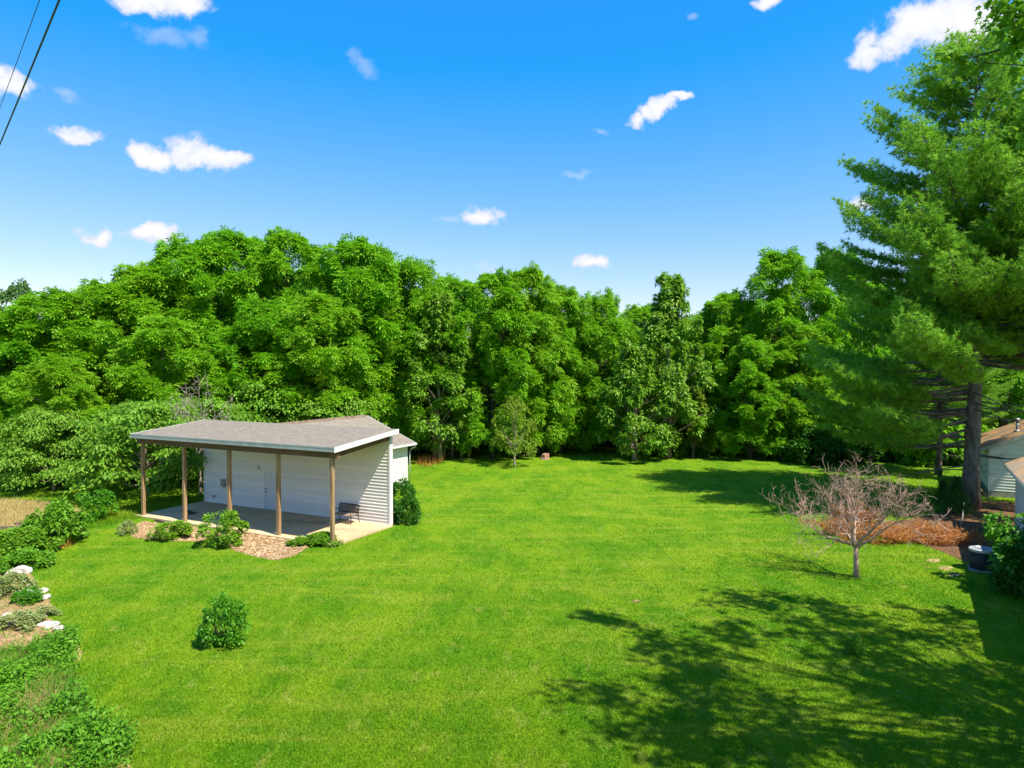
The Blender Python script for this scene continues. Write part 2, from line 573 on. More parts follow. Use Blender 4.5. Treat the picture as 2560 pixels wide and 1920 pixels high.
# bare soil and litter sheets
bed1 = [gp(*p) for p in ((325, 1322), (352, 1306), (400, 1312), (470, 1318), (520, 1330), (512, 1352), (455, 1356), (380, 1350), (325, 1345))]
bed2 = [gp(*p) for p in ((512, 1345), (560, 1325), (640, 1332), (700, 1346), (760, 1352), (775, 1362), (745, 1385), (695, 1402), (640, 1396), (585, 1380), (570, 1370))]
patch('mulch_bed', bed1, .004, M['mulch'], 'brown bare soil bed by the left porch posts', 2)
patch('mulch_bed', bed2, .004, M['mulch'], 'tan wood chip bed in front of the porch', 3)
litter = [gp(*p) for p in ((2060, 1325), (2200, 1310), (2330, 1290), (2400, 1262), (2520, 1255), (2600, 1290), (2530, 1400), (2440, 1412), (2345, 1375), (2240, 1345), (2120, 1345))]
patch('needle_litter', litter, .004, M['litter'], 'dark brown needle litter on the ground below the big pine', 4)
drystrip = [(-36, 40), (-27, 38.6), (-22.5, 35.8), (-21.2, 33.8), (-24, 32.2), (-27, 32.2), (-36, 34)]
patch('dry_field', drystrip, .006, M['tan'], 'strip of dry tan grass at the left edge', 5)
gbed = [gp(*p) for p in ((-60, 1430), (30, 1420), (70, 1440), (95, 1490), (125, 1520), (110, 1545), (140, 1570), (150, 1600), (60, 1640), (-60, 1640))]
patch('garden_bed', gbed, .005, M['mulch'], 'brown garden bed with white stones at the left edge', 6)
for i, (a, b, w, h) in enumerate(((1593, 1508, 11, 3), (2340, 1404, 20, 5), (2372, 1424, 17, 6), (2393, 1440, 14, 5), (185, 1640, 10, 22), (230, 1830, 20, 10))):
    ring = [gp(a + w * cos(k * pi / 3), b + h * sin(k * pi / 3)) for k in range(6)]
    patch('bare_patch', ring, .005, M['tan' if i % 3 else 'mulch'], 'small bare tan patch in the lawn', 20 + i)

# ------------------------------------------------------------------ building pieces


def lap_boards(parent, x0, x1, z0, z1, y, expo, mat, openings=(), top=None, axis='x', sgn=-1):
    """lap siding: each course a wedge board of its own. axis 'x': wall plane y const facing sgn*y"""
    n = int(math.ceil((z1 - z0) / expo))
    for i in range(n):
        a, b = z0 + i * expo, min(z0 + (i + 1) * expo - .026, z1)
        if b - a < .02: continue
        lo, hi = x0, x1
        if top:
            lo, hi = top((a + b) / 2)
            if hi - lo < .05: continue
        spans = [(lo, hi)]
        for ox0, ox1, oz0, oz1 in openings:
            if a < oz1 - .03 and b > oz0 + .03:
                spans = [s for l, h in spans for s in ((l, min(h, ox0)), (max(l, ox1), h)) if s[1] - s[0] > .02]
        for l, h in spans:
            yb, yt = y + sgn * .038, y + sgn * .003
            if axis == 'x':
                P = [(l, y, a), (h, y, a), (l, yb, a), (h, yb, a), (l, y, b), (h, y, b), (l, yt, b), (h, yt, b)]
            else:
                P = [(y, l, a), (y, h, a), (yb, l, a), (yb, h, a), (y, l, b), (y, h, b), (yt, l, b), (yt, h, b)]
            MB().hexa(P).obj('siding_board', mat, parent)


def slab(pts, th):
    """sloped roof slab from 4 top corner points (ccw)"""
    P = [Vector(p) for p in pts]
    d = Vector((0, 0, -th))
    m = MB()
    b = [p + d for p in P]
    return m.hexa([b[0], b[1], b[3], b[2], P[0], P[1], P[3], P[2]])


# ------------------------------------------------------------------ shed with porch
TH = 0.467
U = Vector((cos(TH), -sin(TH), 0)); NV = Vector((sin(TH), cos(TH), 0))
SC = Vector((-5.807, 32.427, 0))


def shed_pt(u, t, z=0): return SC + U * u + NV * t + Vector((0, 0, z))


LW = 12.83
patio = MB()
patio.box(-LW - .1, .16, -4.12, -.022, -.1, .07)
po = patio.obj('patio', M['concrete'])
po.location = SC; po.rotation_euler = (0, 0, -TH)
tag(po, 'pale concrete patio slab under the porch roof', kind='structure')

shed = empty('shed', SC, -TH, label='white sided shed with grey shingle roof and open front porch', cat='shed')
ZT = 4.28
fw = MB().box(-LW, 0, 0, .14, 0, ZT).obj('wall', M['siding'], shed)
fw['label'] = 'tall white siding wall at the back of the porch'
DX0, DX1 = -8.22, -7.22
lap_boards(fw, -LW + .07, -.07, .06, ZT, -.001, .158, M['siding'], [(DX0, DX1, 0, 2.14)])
for x in (-LW + .03, -.03): MB().box(x - .045, x + .045, -.048, .185, .05, ZT).obj('corner_trim', M['white'], fw)
lap_boards(fw, -5.93, -.07, .06, ZT, .141, .158, M['siding'], sgn=1)
door = MB().box(DX0 + .07, DX1 - .07, -.012, .02, .08, 2.06).obj('door', M['door'], shed)
fr = MB()
fr.box(DX0, DX0 + .068, -.034, -.001, .07, 2.13).box(DX1 - .068, DX1, -.034, -.001, .07, 2.13).box(DX0 + .069, DX1 - .069, -.034, -.001, 2.062, 2.13)
fr.obj('door_frame', M['white'], door)
for z, rr in ((1.0, .032), (1.16, .03)):
    k = MB().tube([(DX0 + .15, -.012, z), (DX0 + .15, -.045, z), (DX0 + .15, -.06, z), (DX0 + .15, -.085, z)], [.02, .014, rr, rr * .7], 10)
    k.obj('handle', M['brass'], door, True)
lamp = MB().box(-8.66, -8.54, -.045, -.021, 2.16, 2.36).obj('wall_lamp', M['beige'], shed)
MB().tube([(-8.60, -.045, 2.24), (-8.60, -.10, 2.24), (-8.60, -.13, 2.24)], [.05, .05, .03], 10).obj('lamp_glass', M['lens'], lamp, True)
ebox = MB().box(-11.42, -11.10, -.12, -.021, 1.02, 1.42).obj('electrical_box', M['metal'], shed)
MB().box(-11.45, -11.07, -.135, -.1205, 1.40, 1.45).box(-11.20, -11.12, -.14, -.1205, .95, 1.30).obj('box_cover', M['metal'], ebox)
outl = MB().box(-12.12, -11.94, -.06, -.021, .34, .48).obj('outlet_cover', M['metal'], shed)
MB().box(-11.90, -11.80, -.05, -.021, .36, .48).obj('outlet_cover', M['white'], shed)
for i in range(5):
    u = -.138 - 3.105 * i
    p = MB()
    w = .078
    p.box(u - w, u + w, -3.874 - w, -3.874 + w, .05, 4.0)
    po = p.obj('post', M['wood'], shed)
    md = po.modifiers.new('bevel', 'BEVEL'); md.width = .008; md.segments = 1
XL, XR = -12.95, .32
ZF, ZB, YF, YB = 4.22, 4.64, -4.24, .24


def rz_(y): return ZF + (ZB - ZF) * (y - YF) / (YB - YF)


rf = slab([(XL, YF, ZF), (XR, YF, ZF), (XR, YB, ZB), (XL, YB, ZB)], .06).obj('porch_roof', roof1, shed)
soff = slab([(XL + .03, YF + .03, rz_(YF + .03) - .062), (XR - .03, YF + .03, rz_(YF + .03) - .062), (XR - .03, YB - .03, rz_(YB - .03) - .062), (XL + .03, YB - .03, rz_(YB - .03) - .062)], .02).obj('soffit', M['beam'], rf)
de = MB().box(XL - .012, XR + .012, YF - .03, YF - .002, ZF - .05, ZF + .012).obj('drip_edge', M['greyfascia'], rf)
xs_ = [XL, -9.55, -6.4, -3.2, XR]
for a, b in zip(xs_[:-1], xs_[1:]):
    MB().box(a + .006, b - .006, YF - .024, YF - .001, ZF - .20, ZF - .054).obj('fascia_board', M['greyfascia'], rf)
for x, s in ((XL, -1), (XR, 1)):
    x0, x1 = sorted((x + s * .002, x + s * .026))
    MB().hexa([(x0, YF - .024, ZF - .22), (x1, YF - .024, ZF - .22), (x0, YB, ZB - .20), (x1, YB, ZB - .20), (x0, YF - .024, ZF + .01), (x1, YF - .024, ZF + .01), (x0, YB, ZB + .01), (x1, YB, ZB + .01)]).obj('fascia_board', M['white'], rf)
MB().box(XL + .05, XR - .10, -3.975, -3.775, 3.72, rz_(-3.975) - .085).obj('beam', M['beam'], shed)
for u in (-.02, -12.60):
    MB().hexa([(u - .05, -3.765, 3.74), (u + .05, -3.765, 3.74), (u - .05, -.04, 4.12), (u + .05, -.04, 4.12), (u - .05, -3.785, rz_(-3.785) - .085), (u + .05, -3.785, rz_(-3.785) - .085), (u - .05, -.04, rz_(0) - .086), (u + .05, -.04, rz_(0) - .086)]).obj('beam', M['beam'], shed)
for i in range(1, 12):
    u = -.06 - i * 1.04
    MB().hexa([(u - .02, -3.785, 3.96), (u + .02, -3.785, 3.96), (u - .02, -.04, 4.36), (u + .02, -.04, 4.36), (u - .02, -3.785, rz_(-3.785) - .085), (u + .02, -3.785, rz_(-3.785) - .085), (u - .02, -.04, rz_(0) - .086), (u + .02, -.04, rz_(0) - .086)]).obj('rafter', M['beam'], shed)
# the long low part behind
AX, BY, ZS, RX, ZR = -6.0, 9.78, 2.62, -9.46, 4.36
side = MB().box(AX - .14, AX, .142, BY, 0, ZS).obj('wall', M['siding'], shed)
lap_boards(side, .35, BY - .06, .06, ZS, AX + .001, .158, M['siding'], axis='y', sgn=1)
MB().box(AX - .10, AX + .028, BY - .055, BY + .03, .05, ZS).obj('corner_trim', M['white'], side)
MB().box(-LW, -LW + .14, .142, BY, 0, ZS).obj('wall', M['siding'], shed)
g = MB()
g.v = [(-LW, BY - .14, 0), (AX - .002, BY - .14, 0), (AX - .002, BY - .14, ZS), (RX, BY - .14, ZR - .12), (-LW, BY - .14, ZS)]
g.v += [(x, BY + .0, z) for x, y, z in g.v]
g.f = [(0, 1, 2, 3, 4), (9, 8, 7, 6, 5), (0, 5, 6, 1), (1, 6, 7, 2), (2, 7, 8, 3), (3, 8, 9, 4), (4, 9, 5, 0)]
g.obj('gable_wall', M['siding'], shed)
sl = (ZR - ZS - .1) / (AX + .42 - RX)
ze = ZS + .10
r1 = slab([(AX + .42, .145, ze), (AX + .42, BY + .35, ze), (RX, BY + .35, ZR), (RX, .145, ZR)], .09).obj('main_roof', roof1, shed)
xl = 2 * RX - AX - .42
slab([(RX - .001, .145, ZR), (RX - .001, BY + .35, ZR), (xl, BY + .35, ze), (xl, .145, ze)], .09).obj('main_roof', roof1, shed)
MB().hexa([(RX - .16, .5, ZR - .055), (RX + .16, .5, ZR - .055), (RX - .16, BY + .0, ZR - .055), (RX + .16, BY + .0, ZR - .055), (RX - .05, .5, ZR + .07), (RX + .05, .5, ZR + .07), (RX - .05, BY, ZR + .07), (RX + .05, BY, ZR + .07)]).obj('ridge_vent', M['timber'], r1)
gu = MB().box(AX + .425, AX + .53, .3, BY + .36, ze - .12, ze - .01).obj('gutter', M['white'], shed)
MB().tube([(AX + .48, BY + .25, ze - .10), (AX + .46, BY + .25, ze - .25), (AX + .12, BY + .22, ze - .42), (AX + .07, BY + .20, ze - .55), (AX + .07, BY + .20, .12)], [.035] * 5, 8).obj('downspout', M['white'], gu, True)
MB().hexa([(AX + .43, BY + .352, ze - .11), (AX + .43, BY + .38, ze - .11), (RX, BY + .352, ZR - .12), (RX, BY + .38, ZR - .12), (AX + .43, BY + .352, ze + .01), (AX + .43, BY + .38, ze + .01), (RX, BY + .352, ZR + .01), (RX, BY + .38, ZR + .01)]).obj('fascia_board', M['white'], r1)

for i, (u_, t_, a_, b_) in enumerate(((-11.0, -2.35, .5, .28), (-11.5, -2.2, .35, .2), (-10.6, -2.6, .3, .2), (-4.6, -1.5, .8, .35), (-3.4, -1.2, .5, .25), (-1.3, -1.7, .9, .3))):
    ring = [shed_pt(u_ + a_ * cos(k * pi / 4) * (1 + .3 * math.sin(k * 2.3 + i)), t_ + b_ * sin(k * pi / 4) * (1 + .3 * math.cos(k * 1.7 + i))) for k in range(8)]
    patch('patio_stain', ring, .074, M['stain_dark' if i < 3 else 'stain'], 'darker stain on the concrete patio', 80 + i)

# bench under the porch
bn = empty('bench', shed_pt(-2.25, -.62, .07), -TH, label='black lattice-backed garden bench against the porch wall', cat='bench')
for i in range(5):
    MB().box(-.60, .60, -.26 + i * .105, -.17 + i * .105, .40, .425).obj('seat_slat', M['slat'], bn)
bk = MB()
bk.bar((-.60, .28, .46), (.60, .28, .46), .03, .04).bar((-.60, .36, .84), (.60, .36, .84), .03, .04)
bk = bk.obj('backrest', M['black'], bn)
lat = MB()
for k in range(-4, 19):
    for s in (1, -1):
        x0 = -.60 + k * .085; x1 = x0 + s * .36
        a, b = (x0, .285, .47), (x1, .355, .83)
        t0, t1 = 0., 1.
        for lim in (-.59, .59):
            pass
        def at(t): return (a[0] + (b[0] - a[0]) * t, a[1] + (b[1] - a[1]) * t, a[2] + (b[2] - a[2]) * t)
        lo = max(0, min(((-.59 - a[0]) / (b[0] - a[0])), ((.59 - a[0]) / (b[0] - a[0]))))
        hi = min(1, max(((-.59 - a[0]) / (b[0] - a[0])), ((.59 - a[0]) / (b[0] - a[0]))))
        if hi - lo > .05: lat.bar(at(lo), at(hi), .016, .016)
lat.obj('lattice', M['black'], bk)
for x in (-.60, .60):
    MB().tube([(x, -.30, 0), (x, -.25, .06), (x, -.27, .22), (x, -.24, .40)], [.022, .02, .024, .02], 6).obj('leg', M['black'], bn, True)
    MB().tube([(x, .40, 0), (x, .32, .10), (x, .26, .40), (x, .37, .86)], [.022, .02, .024, .02], 6).obj('leg', M['black'], bn, True)
    MB().tube([(x, -.26, .40), (x, .0, .39), (x, .27, .41)], [.018] * 3, 6).obj('seat_rail', M['black'], bn, True)
    MB().tube([(x, -.25, .41), (x, -.32, .52), (x, -.27, .62), (x, -.1, .63), (x, .30, .60)], [.018, .018, .022, .022, .02], 6).obj('armrest', M['black'], bn, True)

# ------------------------------------------------------------------ house at the right edge
HT = .532
hE = Vector((23.4, 32.4, 0))
house = empty('house', hE, -HT, label='white sided house with tan shingle roof at the right edge', cat='house')
hw, hl, ov = 9.6, 18.8, .45           # local x to the right, local -y towards the viewer
hwall = MB().box(ov, ov + hw - .9, -hl + .5, -.5, 0, 2.95).obj('wall', M['siding'], house)
lap_boards(hwall, -hl + .6, -.59, .45, 2.95, ov - .001, .17, M['siding'], axis='y', sgn=-1)
MB().box(ov - .034, ov - .0, -.585, -.47, .1, 2.95).obj('corner_trim', M['white'], hwall)
MB().box(ov - .045, ov - .001, -hl + .5, -.5, 0, .44).obj('foundation', M['foundation'], hwall)
hr = (ov * 2 + hw - .9) / 2
zr3 = 3.05 + hr * .42
h1 = slab([(0, 0, 3.05), (0, -hl, 3.05), (hr, -hl, zr3), (hr, 0, zr3)], .05).obj('roof', roof3, house)
slab([(hr + .001, 0, zr3), (hr + .001, -hl, zr3), (hr * 2, -hl, 3.05), (hr * 2, 0, 3.05)], .05).obj('roof', roof3, house)
MB().box(-.02, -.001, -hl, 0, 2.88, 3.03).obj('fascia_board', M['white'], h1)
MB().hexa([(0, .002, 2.85), (0, .028, 2.85), (hr, .002, zr3 - .2), (hr, .028, zr3 - .2), (0, .002, 3.04), (0, .028, 3.04), (hr, .002, zr3 - .01), (hr, .028, zr3 - .01)]).obj('fascia_board', M['white'], h1)
MB().box(.01, ov - .05, -hl + .05, -.05, 2.86, 2.88).obj('soffit', M['white'], h1)
for yy in (-.5, -hl + .5):
    gm = MB(); gm.poly([(ov, yy, 2.95), (ov + hw - .9, yy, 2.95), (hr, yy, zr3 - .06)]); gm.obj('gable_wall', M['siding'], house)

# garage behind the pine
gE = Vector((28.1, 40.1, 0))
gar = empty('garage', gE, -HT, label='white sided garage with brown shingle roof behind the pine trunk', cat='garage')
gw, gl = 7.0, 7.0
gwall = MB().box(0, gw, 0, gl, .32, 2.85).obj('wall', M['siding'], gar)
MB().box(-.03, gw + .03, -.03, gl + .03, 0, .318).obj('foundation', M['foundation'], gwall)
gs = .46
zr2 = 2.78 + (gw / 2 + .55) * gs
lap_boards(gwall, .06, gw - .06, .36, zr2 - .12, -.001, .17, M['siding'], top=lambda z: (.06, gw - .06) if z < 2.85 else ((z - 2.85) / gs - .1, gw - (z - 2.85) / gs + .1))
lap_boards(gwall, .05, gl - .06, .36, 2.80, -.001, .17, M['siding'], axis='y', sgn=-1)
MB().box(-.026, .055, -.028, .045, .33, 2.8).obj('corner_trim', M['white'], gwall)
for yy in (.001, gl - .001):
    gm = MB(); gm.poly([(0, yy, 2.85), (gw, yy, 2.85), (gw / 2, yy, zr2 - .1)]); gm.obj('gable_wall', M['siding'], gar)
g1 = slab([(-.55, gl + .3, 2.78), (-.55, -.3, 2.78), (gw / 2, -.3, zr2), (gw / 2, gl + .3, zr2)], .05).obj('roof', roof2, gar)
slab([(gw / 2 + .001, gl + .3, zr2), (gw / 2 + .001, -.3, zr2), (gw + .55, -.3, 2.78), (gw + .55, gl + .3, 2.78)], .05).obj('roof', roof2, gar)
for s, nm in ((0, 1), (1, 1)):
    xa, xb = (-.55, gw / 2 - .001) if s == 0 else (gw + .55, gw / 2 + .001)
    MB().hexa([(xa, -.33, 2.58), (xa, -.302, 2.58), (xb, -.33, zr2 - .2), (xb, -.302, zr2 - .2), (xa, -.33, 2.77), (xa, -.302, 2.77), (xb, -.33, zr2 - .01), (xb, -.302, zr2 - .01)]).obj('fascia_board', M['greyfascia'], g1)
MB().box(-.575, -.552, -.3, gl + .3, 2.60, 2.77).obj('fascia_board', M['greyfascia'], g1)
vx, vy = 1.55, 2.2
vz = 2.78 + (vx + .55) * gs
MB().tube([(vx, vy, vz - .1), (vx, vy, vz + .55)], [.075] * 2, 12).tube([(vx, vy, vz + .55), (vx, vy, vz + .60), (vx, vy, vz + .74), (vx, vy, vz + .78)], [.085, .14, .14, .05], 12).obj('vent_pipe', M['metal'], g1, True)
MB().tube([(vx, vy, vz - .06), (vx, vy, vz + .1)], [.22, .08], 12).obj('pipe_flashing', M['metal'], g1, True)

# condenser
ac = empty('air_conditioner', gp(2464, 1428), -HT, label='round dark outdoor air conditioner unit with pale top', cat='air conditioner')
MB().tube([(0, 0, .07), (0, 0, .70)], [.40, .40], 28).obj('coil', M['darkmetal'], ac, True)
for k in range(14):
    zz = .10 + k * .043
    MB().tube([(0, 0, zz), (0, 0, zz + .012)], [.412, .412], 28, True).obj('guard_ring', M['darkmetal'], ac, True)
for k in range(20):
    a = 2 * pi * k / 20
    MB().tube([(.416 * cos(a), .416 * sin(a), .07), (.416 * cos(a), .416 * sin(a), .72)], [.007] * 2, 4).obj('guard_bar', M['darkmetal'], ac)
MB().tube([(0, 0, .70), (0, 0, .74), (0, 0, .80), (0, 0, .82)], [.42, .445, .44, .36], 28).obj('top_cover', M['acwhite'], ac)
fg = MB()
for rr in (.08, .16, .24, .32):
    fg.tube([(rr * cos(a), rr * sin(a), .83) for a in [2 * pi * k / 20 for k in range(21)]], [.006] * 21, 4)
fg.obj('fan_grille', M['metal'], ac)
MB().box(-.45, .45, -.45, .45, 0, .07).obj('pad', M['foundation'], ac)
ub = MB().box(-.20, .20, -.14, .14, 0, .48).obj('utility_box', M['beige'])
ub.location = gp(2464, 1428) + Vector((.72, .1, 0)); ub.rotation_euler = (0, 0, -HT)
tag(ub, 'small beige metal box beside the round air conditioner', 'utility box')
MB().box(-.22, .22, -.16, .16, .481, .51).obj('lid', M['beige'], ub)

# ------------------------------------------------------------------ vegetation prototypes
rg = np.random.default_rng(11)


def fronds(P, D, Nn, L, r, lw=.34, npair=2):
    """compound leaves: pairs of leaflets and an end leaflet on an arching stalk"""
    D = nrm(D); Sd = nrm(np.cross(D, Nn)); Up = np.cross(Sd, D)
    out = []
    g_ = np.array([0, 0, -1.])
    for k in range(npair):
        s = (k + .6) / (npair + .5)
        base = P + D * (L * s)[:, None] + g_ * (L * s * s * .35)[:, None]
        for sg in (1, -1):
            d = nrm(Sd * sg + D * .55 + g_ * .30)
            out.append(rhomb(base, d, Up + Sd * sg * .35, L * .52 * (1.1 - .2 * s), L * lw * .62))
    base = P + D * (L * .78)[:, None] + g_ * (L * .22)[:, None]
    out.append(rhomb(base, D + g_ * .45, Up, L * .5, L * lw * .6))
    rn = r.random(len(P))
    co = np.concatenate(out)
    return co, np.tile(rn, len(out)) * .7 + r.random(len(co)) * .3


def profile_round(h): return math.sqrt(max(.03, 1 - ((h - .45) / .58) ** 2))
def profile_cone(h): return max(.08, 1.0 - h) ** .55 * min(1, .6 + h * 3)
def profile_crown(h): return (1 - abs((h - .40) / .62) ** 2.4) ** .6 * (.92 + .08 * math.sin(h * 19)) if h < .985 else .15
def profile_dome(h): return math.sqrt(max(.02, 1 - h * h * .96)) * min(1, .72 + h)


def profile_egg(h): return math.sqrt(max(.04, 1 - ((h - .52) / .60) ** 2))


def make_clumps(r, H0, H1, R, nl, nc, prof, lobe=.36, clump=.34, inner=.62):
    """lobes on the crown envelope, clumps on each lobe -> centres, radii, outward"""
    cen, rad, lobes = [], [], []
    ga = 2.39996
    for i in range(nl):
        h = (i + .5) / nl
        h = min(.97, max(.03, h + r.normal() * .03))
        pr = prof(h) * R
        a = i * ga + r.normal() * .35
        lr = R * lobe * r.uniform(.72, 1.2) * (1 - .35 * max(0, h - .6))
        rr = max(0, pr - lr * .55) * (r.uniform(inner, 1.0) if r.random() > .2 else r.uniform(.1, .5))
        c = np.array([rr * cos(a), rr * sin(a), H0 + (H1 - H0) * h - lr * .45 * h])
        lobes.append(c)
        out = nrm(np.array([c[0], c[1], (h - .35) * R * 1.2]))
        d = nrm(sph(r, nc) + out * .75 + np.array([0, 0, .25]))
        cc = c + d * lr * r.uniform(.55, 1.02, (nc, 1))
        cen.append(cc); rad.append(lr * clump * r.uniform(.75, 1.35, nc))
    return np.concatenate(cen), np.concatenate(rad), lobes


def limbs(r, H0, H1, targets, r0, lean=0, nt=14, zbase=-.15, minr=.025):
    """trunk with limbs reaching some of the target points"""
    mb = MB()
    k = 9
    off = r.normal(size=(k, 2)).cumsum(0) * .10 * (H1 / 16)
    off -= off[0]
    tp = [(off[i, 0] + lean * (i / k) ** 1.5, off[i, 1], zbase + (H1 * .88 - zbase) * (i / (k - 1)) ** 1.15) for i in range(k)]
    tr = [r0 * (1.25 if i == 0 else 1) * (1 - .86 * i / (k - 1)) for i in range(k)]
    mb.tube(tp, tr, 9)
    idx = r.permutation(len(targets))[:nt]
    for j in idx:
        t = np.array(targets[j])
        zb = max(H0 * .75, t[2] - (.45 * math.hypot(t[0], t[1]) + .9) * 1.1)
        f = min(.95, max(.08, ((zb - zbase) / (H1 * .88 - zbase))) ) ** (1 / 1.15)
        q = f * (k - 1); i0 = int(q); fr_ = q - i0
        a = np.array(tp[i0]) * (1 - fr_) + np.array(tp[min(i0 + 1, k - 1)]) * fr_
        ra = r0 * (1 - .86 * f) * .55
        d = t - a
        pts = [a + d * s + np.array([0, 0, 1]) * math.sin(s * pi) * .08 * np.linalg.norm(d) * r.uniform(-.6, 1.2) + r.normal(size=3) * .06 * (s > 0) for s in (0, .3, .6, .85, 1)]
        mb.tube(pts, [ra, ra * .75, ra * .5, ra * .3, max(minr * .5, ra * .12)], 5)
    return mb


def clump_leaves(r, cen, rad, n, style, size, flat=1.0, down=.35, wr=.52, up=.35):
    """leaf polygons around clump centres"""
    m = len(cen)
    k = np.repeat(np.arange(m), n)
    ax = cen.copy(); ax[:, 2] = 0
    out = nrm(ax)[k]
    d = nrm(sph(r, len(k)) + out * .45 + np.array([0, 0, up]))
    d2 = d * np.array([1, 1, flat])
    P = cen[k] + d2 * (rad[k] * r.uniform(.45, 1.05, len(k)))[:, None]
    D = nrm(d * .8 + out * .35 + sph(r, len(k)) * .55 + np.array([0, 0, -down]))
    Nn = nrm(d * .7 + np.array([0, 0, .75]) + sph(r, len(k)) * .35)
    L = size * r.uniform(.7, 1.25, len(k))
    shade = r.random(m)[k] * .5
    if style == 'frond':
        co, rn = fronds(P, D, Nn, L, r)
        return co, rn * .6 + np.tile(shade, len(co) // len(k)) * .8
    co = rhomb(P, D, Nn, L, L * wr, droop=.15)
    return co, r.random(len(k)) * .6 + shade * .8


PROTO = {}


def proto(kind, parts):
    PROTO[kind] = parts


def tree_kind(kind, seed, H, R, H0, nl, nc, nf, style, size, mat, bark, prof, r0, lobe=.36, clump=.40, flat=1., nt=16, down=.35, lean=0, up=.35, sprigs=0):
    r = np.random.default_rng(seed)
    cen, rad, lob = make_clumps(r, H0, H, R, nl, nc, prof, lobe, clump)
    if sprigs:                                   # loose shoots that break up the outline
        pick = r.integers(0, len(cen), sprigs)
        pick = pick[cen[pick, 2] > H0 + (H - H0) * .25]
        o_ = cen[pick] - np.array([0, 0, H0 + (H - H0) * .45])
        o_ = nrm(o_ * np.array([1, 1, .55]) + r.normal(size=o_.shape) * .6 + np.array([0, 0, .5]))
        cen = np.concatenate([cen, cen[pick] + o_ * (rad[pick] * r.uniform(.9, 1.9, len(pick)))[:, None]])
        rad = np.concatenate([rad, rad[pick] * r.uniform(.30, .6, len(pick))])
    co, rn = clump_leaves(r, cen, rad, nf, style, size, flat, down, up=up)
    crown = polymesh(kind + '_crown', co, mat, np.clip(rn, 0, 1))
    trunk = limbs(r, H0, H, list(lob) + list(cen[r.permutation(len(cen))[:nt]]), r0, lean, nt + len(lob) // 2).mesh(kind + '_trunk', bark, True)
    proto(kind, [('trunk', trunk), ('crown', crown)])


for i in range(4):
    tree_kind('walnut_%d' % i, 100 + i, 18, 5.0, 1.7, 78, 6, 24, 'frond', .58, M['walnut'], M['bark'], profile_crown, .25, lobe=.215, clump=.40, down=.12, up=.15, sprigs=150)
tree_kind('rear_0', 201, 17, 5.0, 1.5, 46, 7, 24, 'frond', .80, M['walnut_back'], M['bark'], profile_crown, .27, lobe=.26, up=.2, sprigs=80)
tree_kind('rear_1', 202, 17, 4.6, 1.5, 26, 8, 40, 'leaf', .55, M['far'], M['bark'], profile_round, .25)
tree_kind('pale_0', 301, 9, 3.2, 1.2, 46, 7, 32, 'leaf', .31, M['pale'], M['bark_light'], profile_cone, .2, lobe=.26, up=.2, sprigs=80)
tree_kind('pale_1', 302, 15, 3.9, 2.0, 60, 7, 32, 'leaf', .33, M['pale'], M['bark_light'], profile_cone, .2, lobe=.24, up=.2, sprigs=120)
tree_kind('small_0', 303, 5, 1.8, 1.3, 20, 7, 24, 'leaf', .17, M['cedar'], M['bark_light'], profile_dome, .10, lobe=.36)
tree_kind('cedar_0', 304, 5.4, 1.7, 1.0, 22, 8, 40, 'leaf', .18, M['cedar'], M['bark_light'], profile_cone, .12, lobe=.34, down=.1)


def dogwood(kind, seed, H, R, mat):
    """broad tree of flat layered leaf pads"""
    r = np.random.default_rng(seed)
    pads, pr = [], []
    n = 60
    for i in range(n):
        h = (i + .5) / n
        a = i * 2.39996 + r.normal() * .3
        rr = R * profile_dome(h) * math.sqrt(r.uniform(.12, 1.0))
        z = H * (.16 + .80 * h)
        z = min(z, H * (.2 + .8 * profile_dome(min(1, rr / R)) ** 1.2))
        pads.append((rr * cos(a), rr * sin(a), z)); pr.append(r.uniform(.75, 1.35) * R / 5)
    cen, rad = np.array(pads), np.array(pr)
    k = np.repeat(np.arange(n), 260)
    q = r.normal(size=(len(k), 3)) * .55
    rl = np.linalg.norm(q[:, :2], axis=1)
    P = cen[k] + np.stack([q[:, 0] * rad[k], q[:, 1] * rad[k], -.18 * rl ** 2 * rad[k] + q[:, 2] * .22], 1)
    D = nrm(np.concatenate([q[:, :2], np.full((len(k), 1), -.35)], 1) + sph(r, len(k)) * .5)
    Nn = nrm(np.array([0, 0, 1.]) + sph(r, len(k)) * .38)
    L = r.uniform(.16, .28, len(k))
    co = rhomb(P, D, Nn, L, L * .6, droop=.2)
    crown = polymesh(kind + '_crown', co, mat, np.clip(r.random(len(k)) * .6 + r.random(n)[k] * .5, 0, 1))
    trunk = limbs(r, .8, H * .9, pads, .15, 0, 30).mesh(kind + '_trunk', M['bark_light'], True)
    proto(kind, [('trunk', trunk), ('crown', crown)])


dogwood('dogwood_0', 401, 6.4, 4.6, M['dogwood'])
dogwood('dogwood_1', 402, 6.4, 4.6, M['dogwood'])


def shrub(kind, seed, H, R, nl, nc, nf, size, mat, low=.05, bark=None, prof=profile_dome):
    r = np.random.default_rng(seed)
    cen, rad, lob = make_clumps(r, H * low, H, R, nl, nc, prof, .42, .42)
    cen[:, 2] = np.maximum(cen[:, 2], .06)
    co, rn = clump_leaves(r, cen, rad, nf, 'leaf', size, down=.05, wr=.68)
    co[:, :, 2] = np.maximum(co[:, :, 2], .012)
    leaves = polymesh(kind + '_foliage', co, mat, np.clip(rn, 0, 1))
    mb = MB()
    for j in range(7):
        t = lob[r.integers(len(lob))]
        b = np.array([t[0] * .15, t[1] * .15, -.05])
        mb.tube([b, b * .4 + np.array(t) * .5 + r.normal(size=3) * .04, t], [R * .03, R * .02, R * .008], 5)
    stem = mb.mesh(kind + '_stem', bark or M['bark'], True)
    proto(kind, [('stem', stem), ('foliage', leaves)])


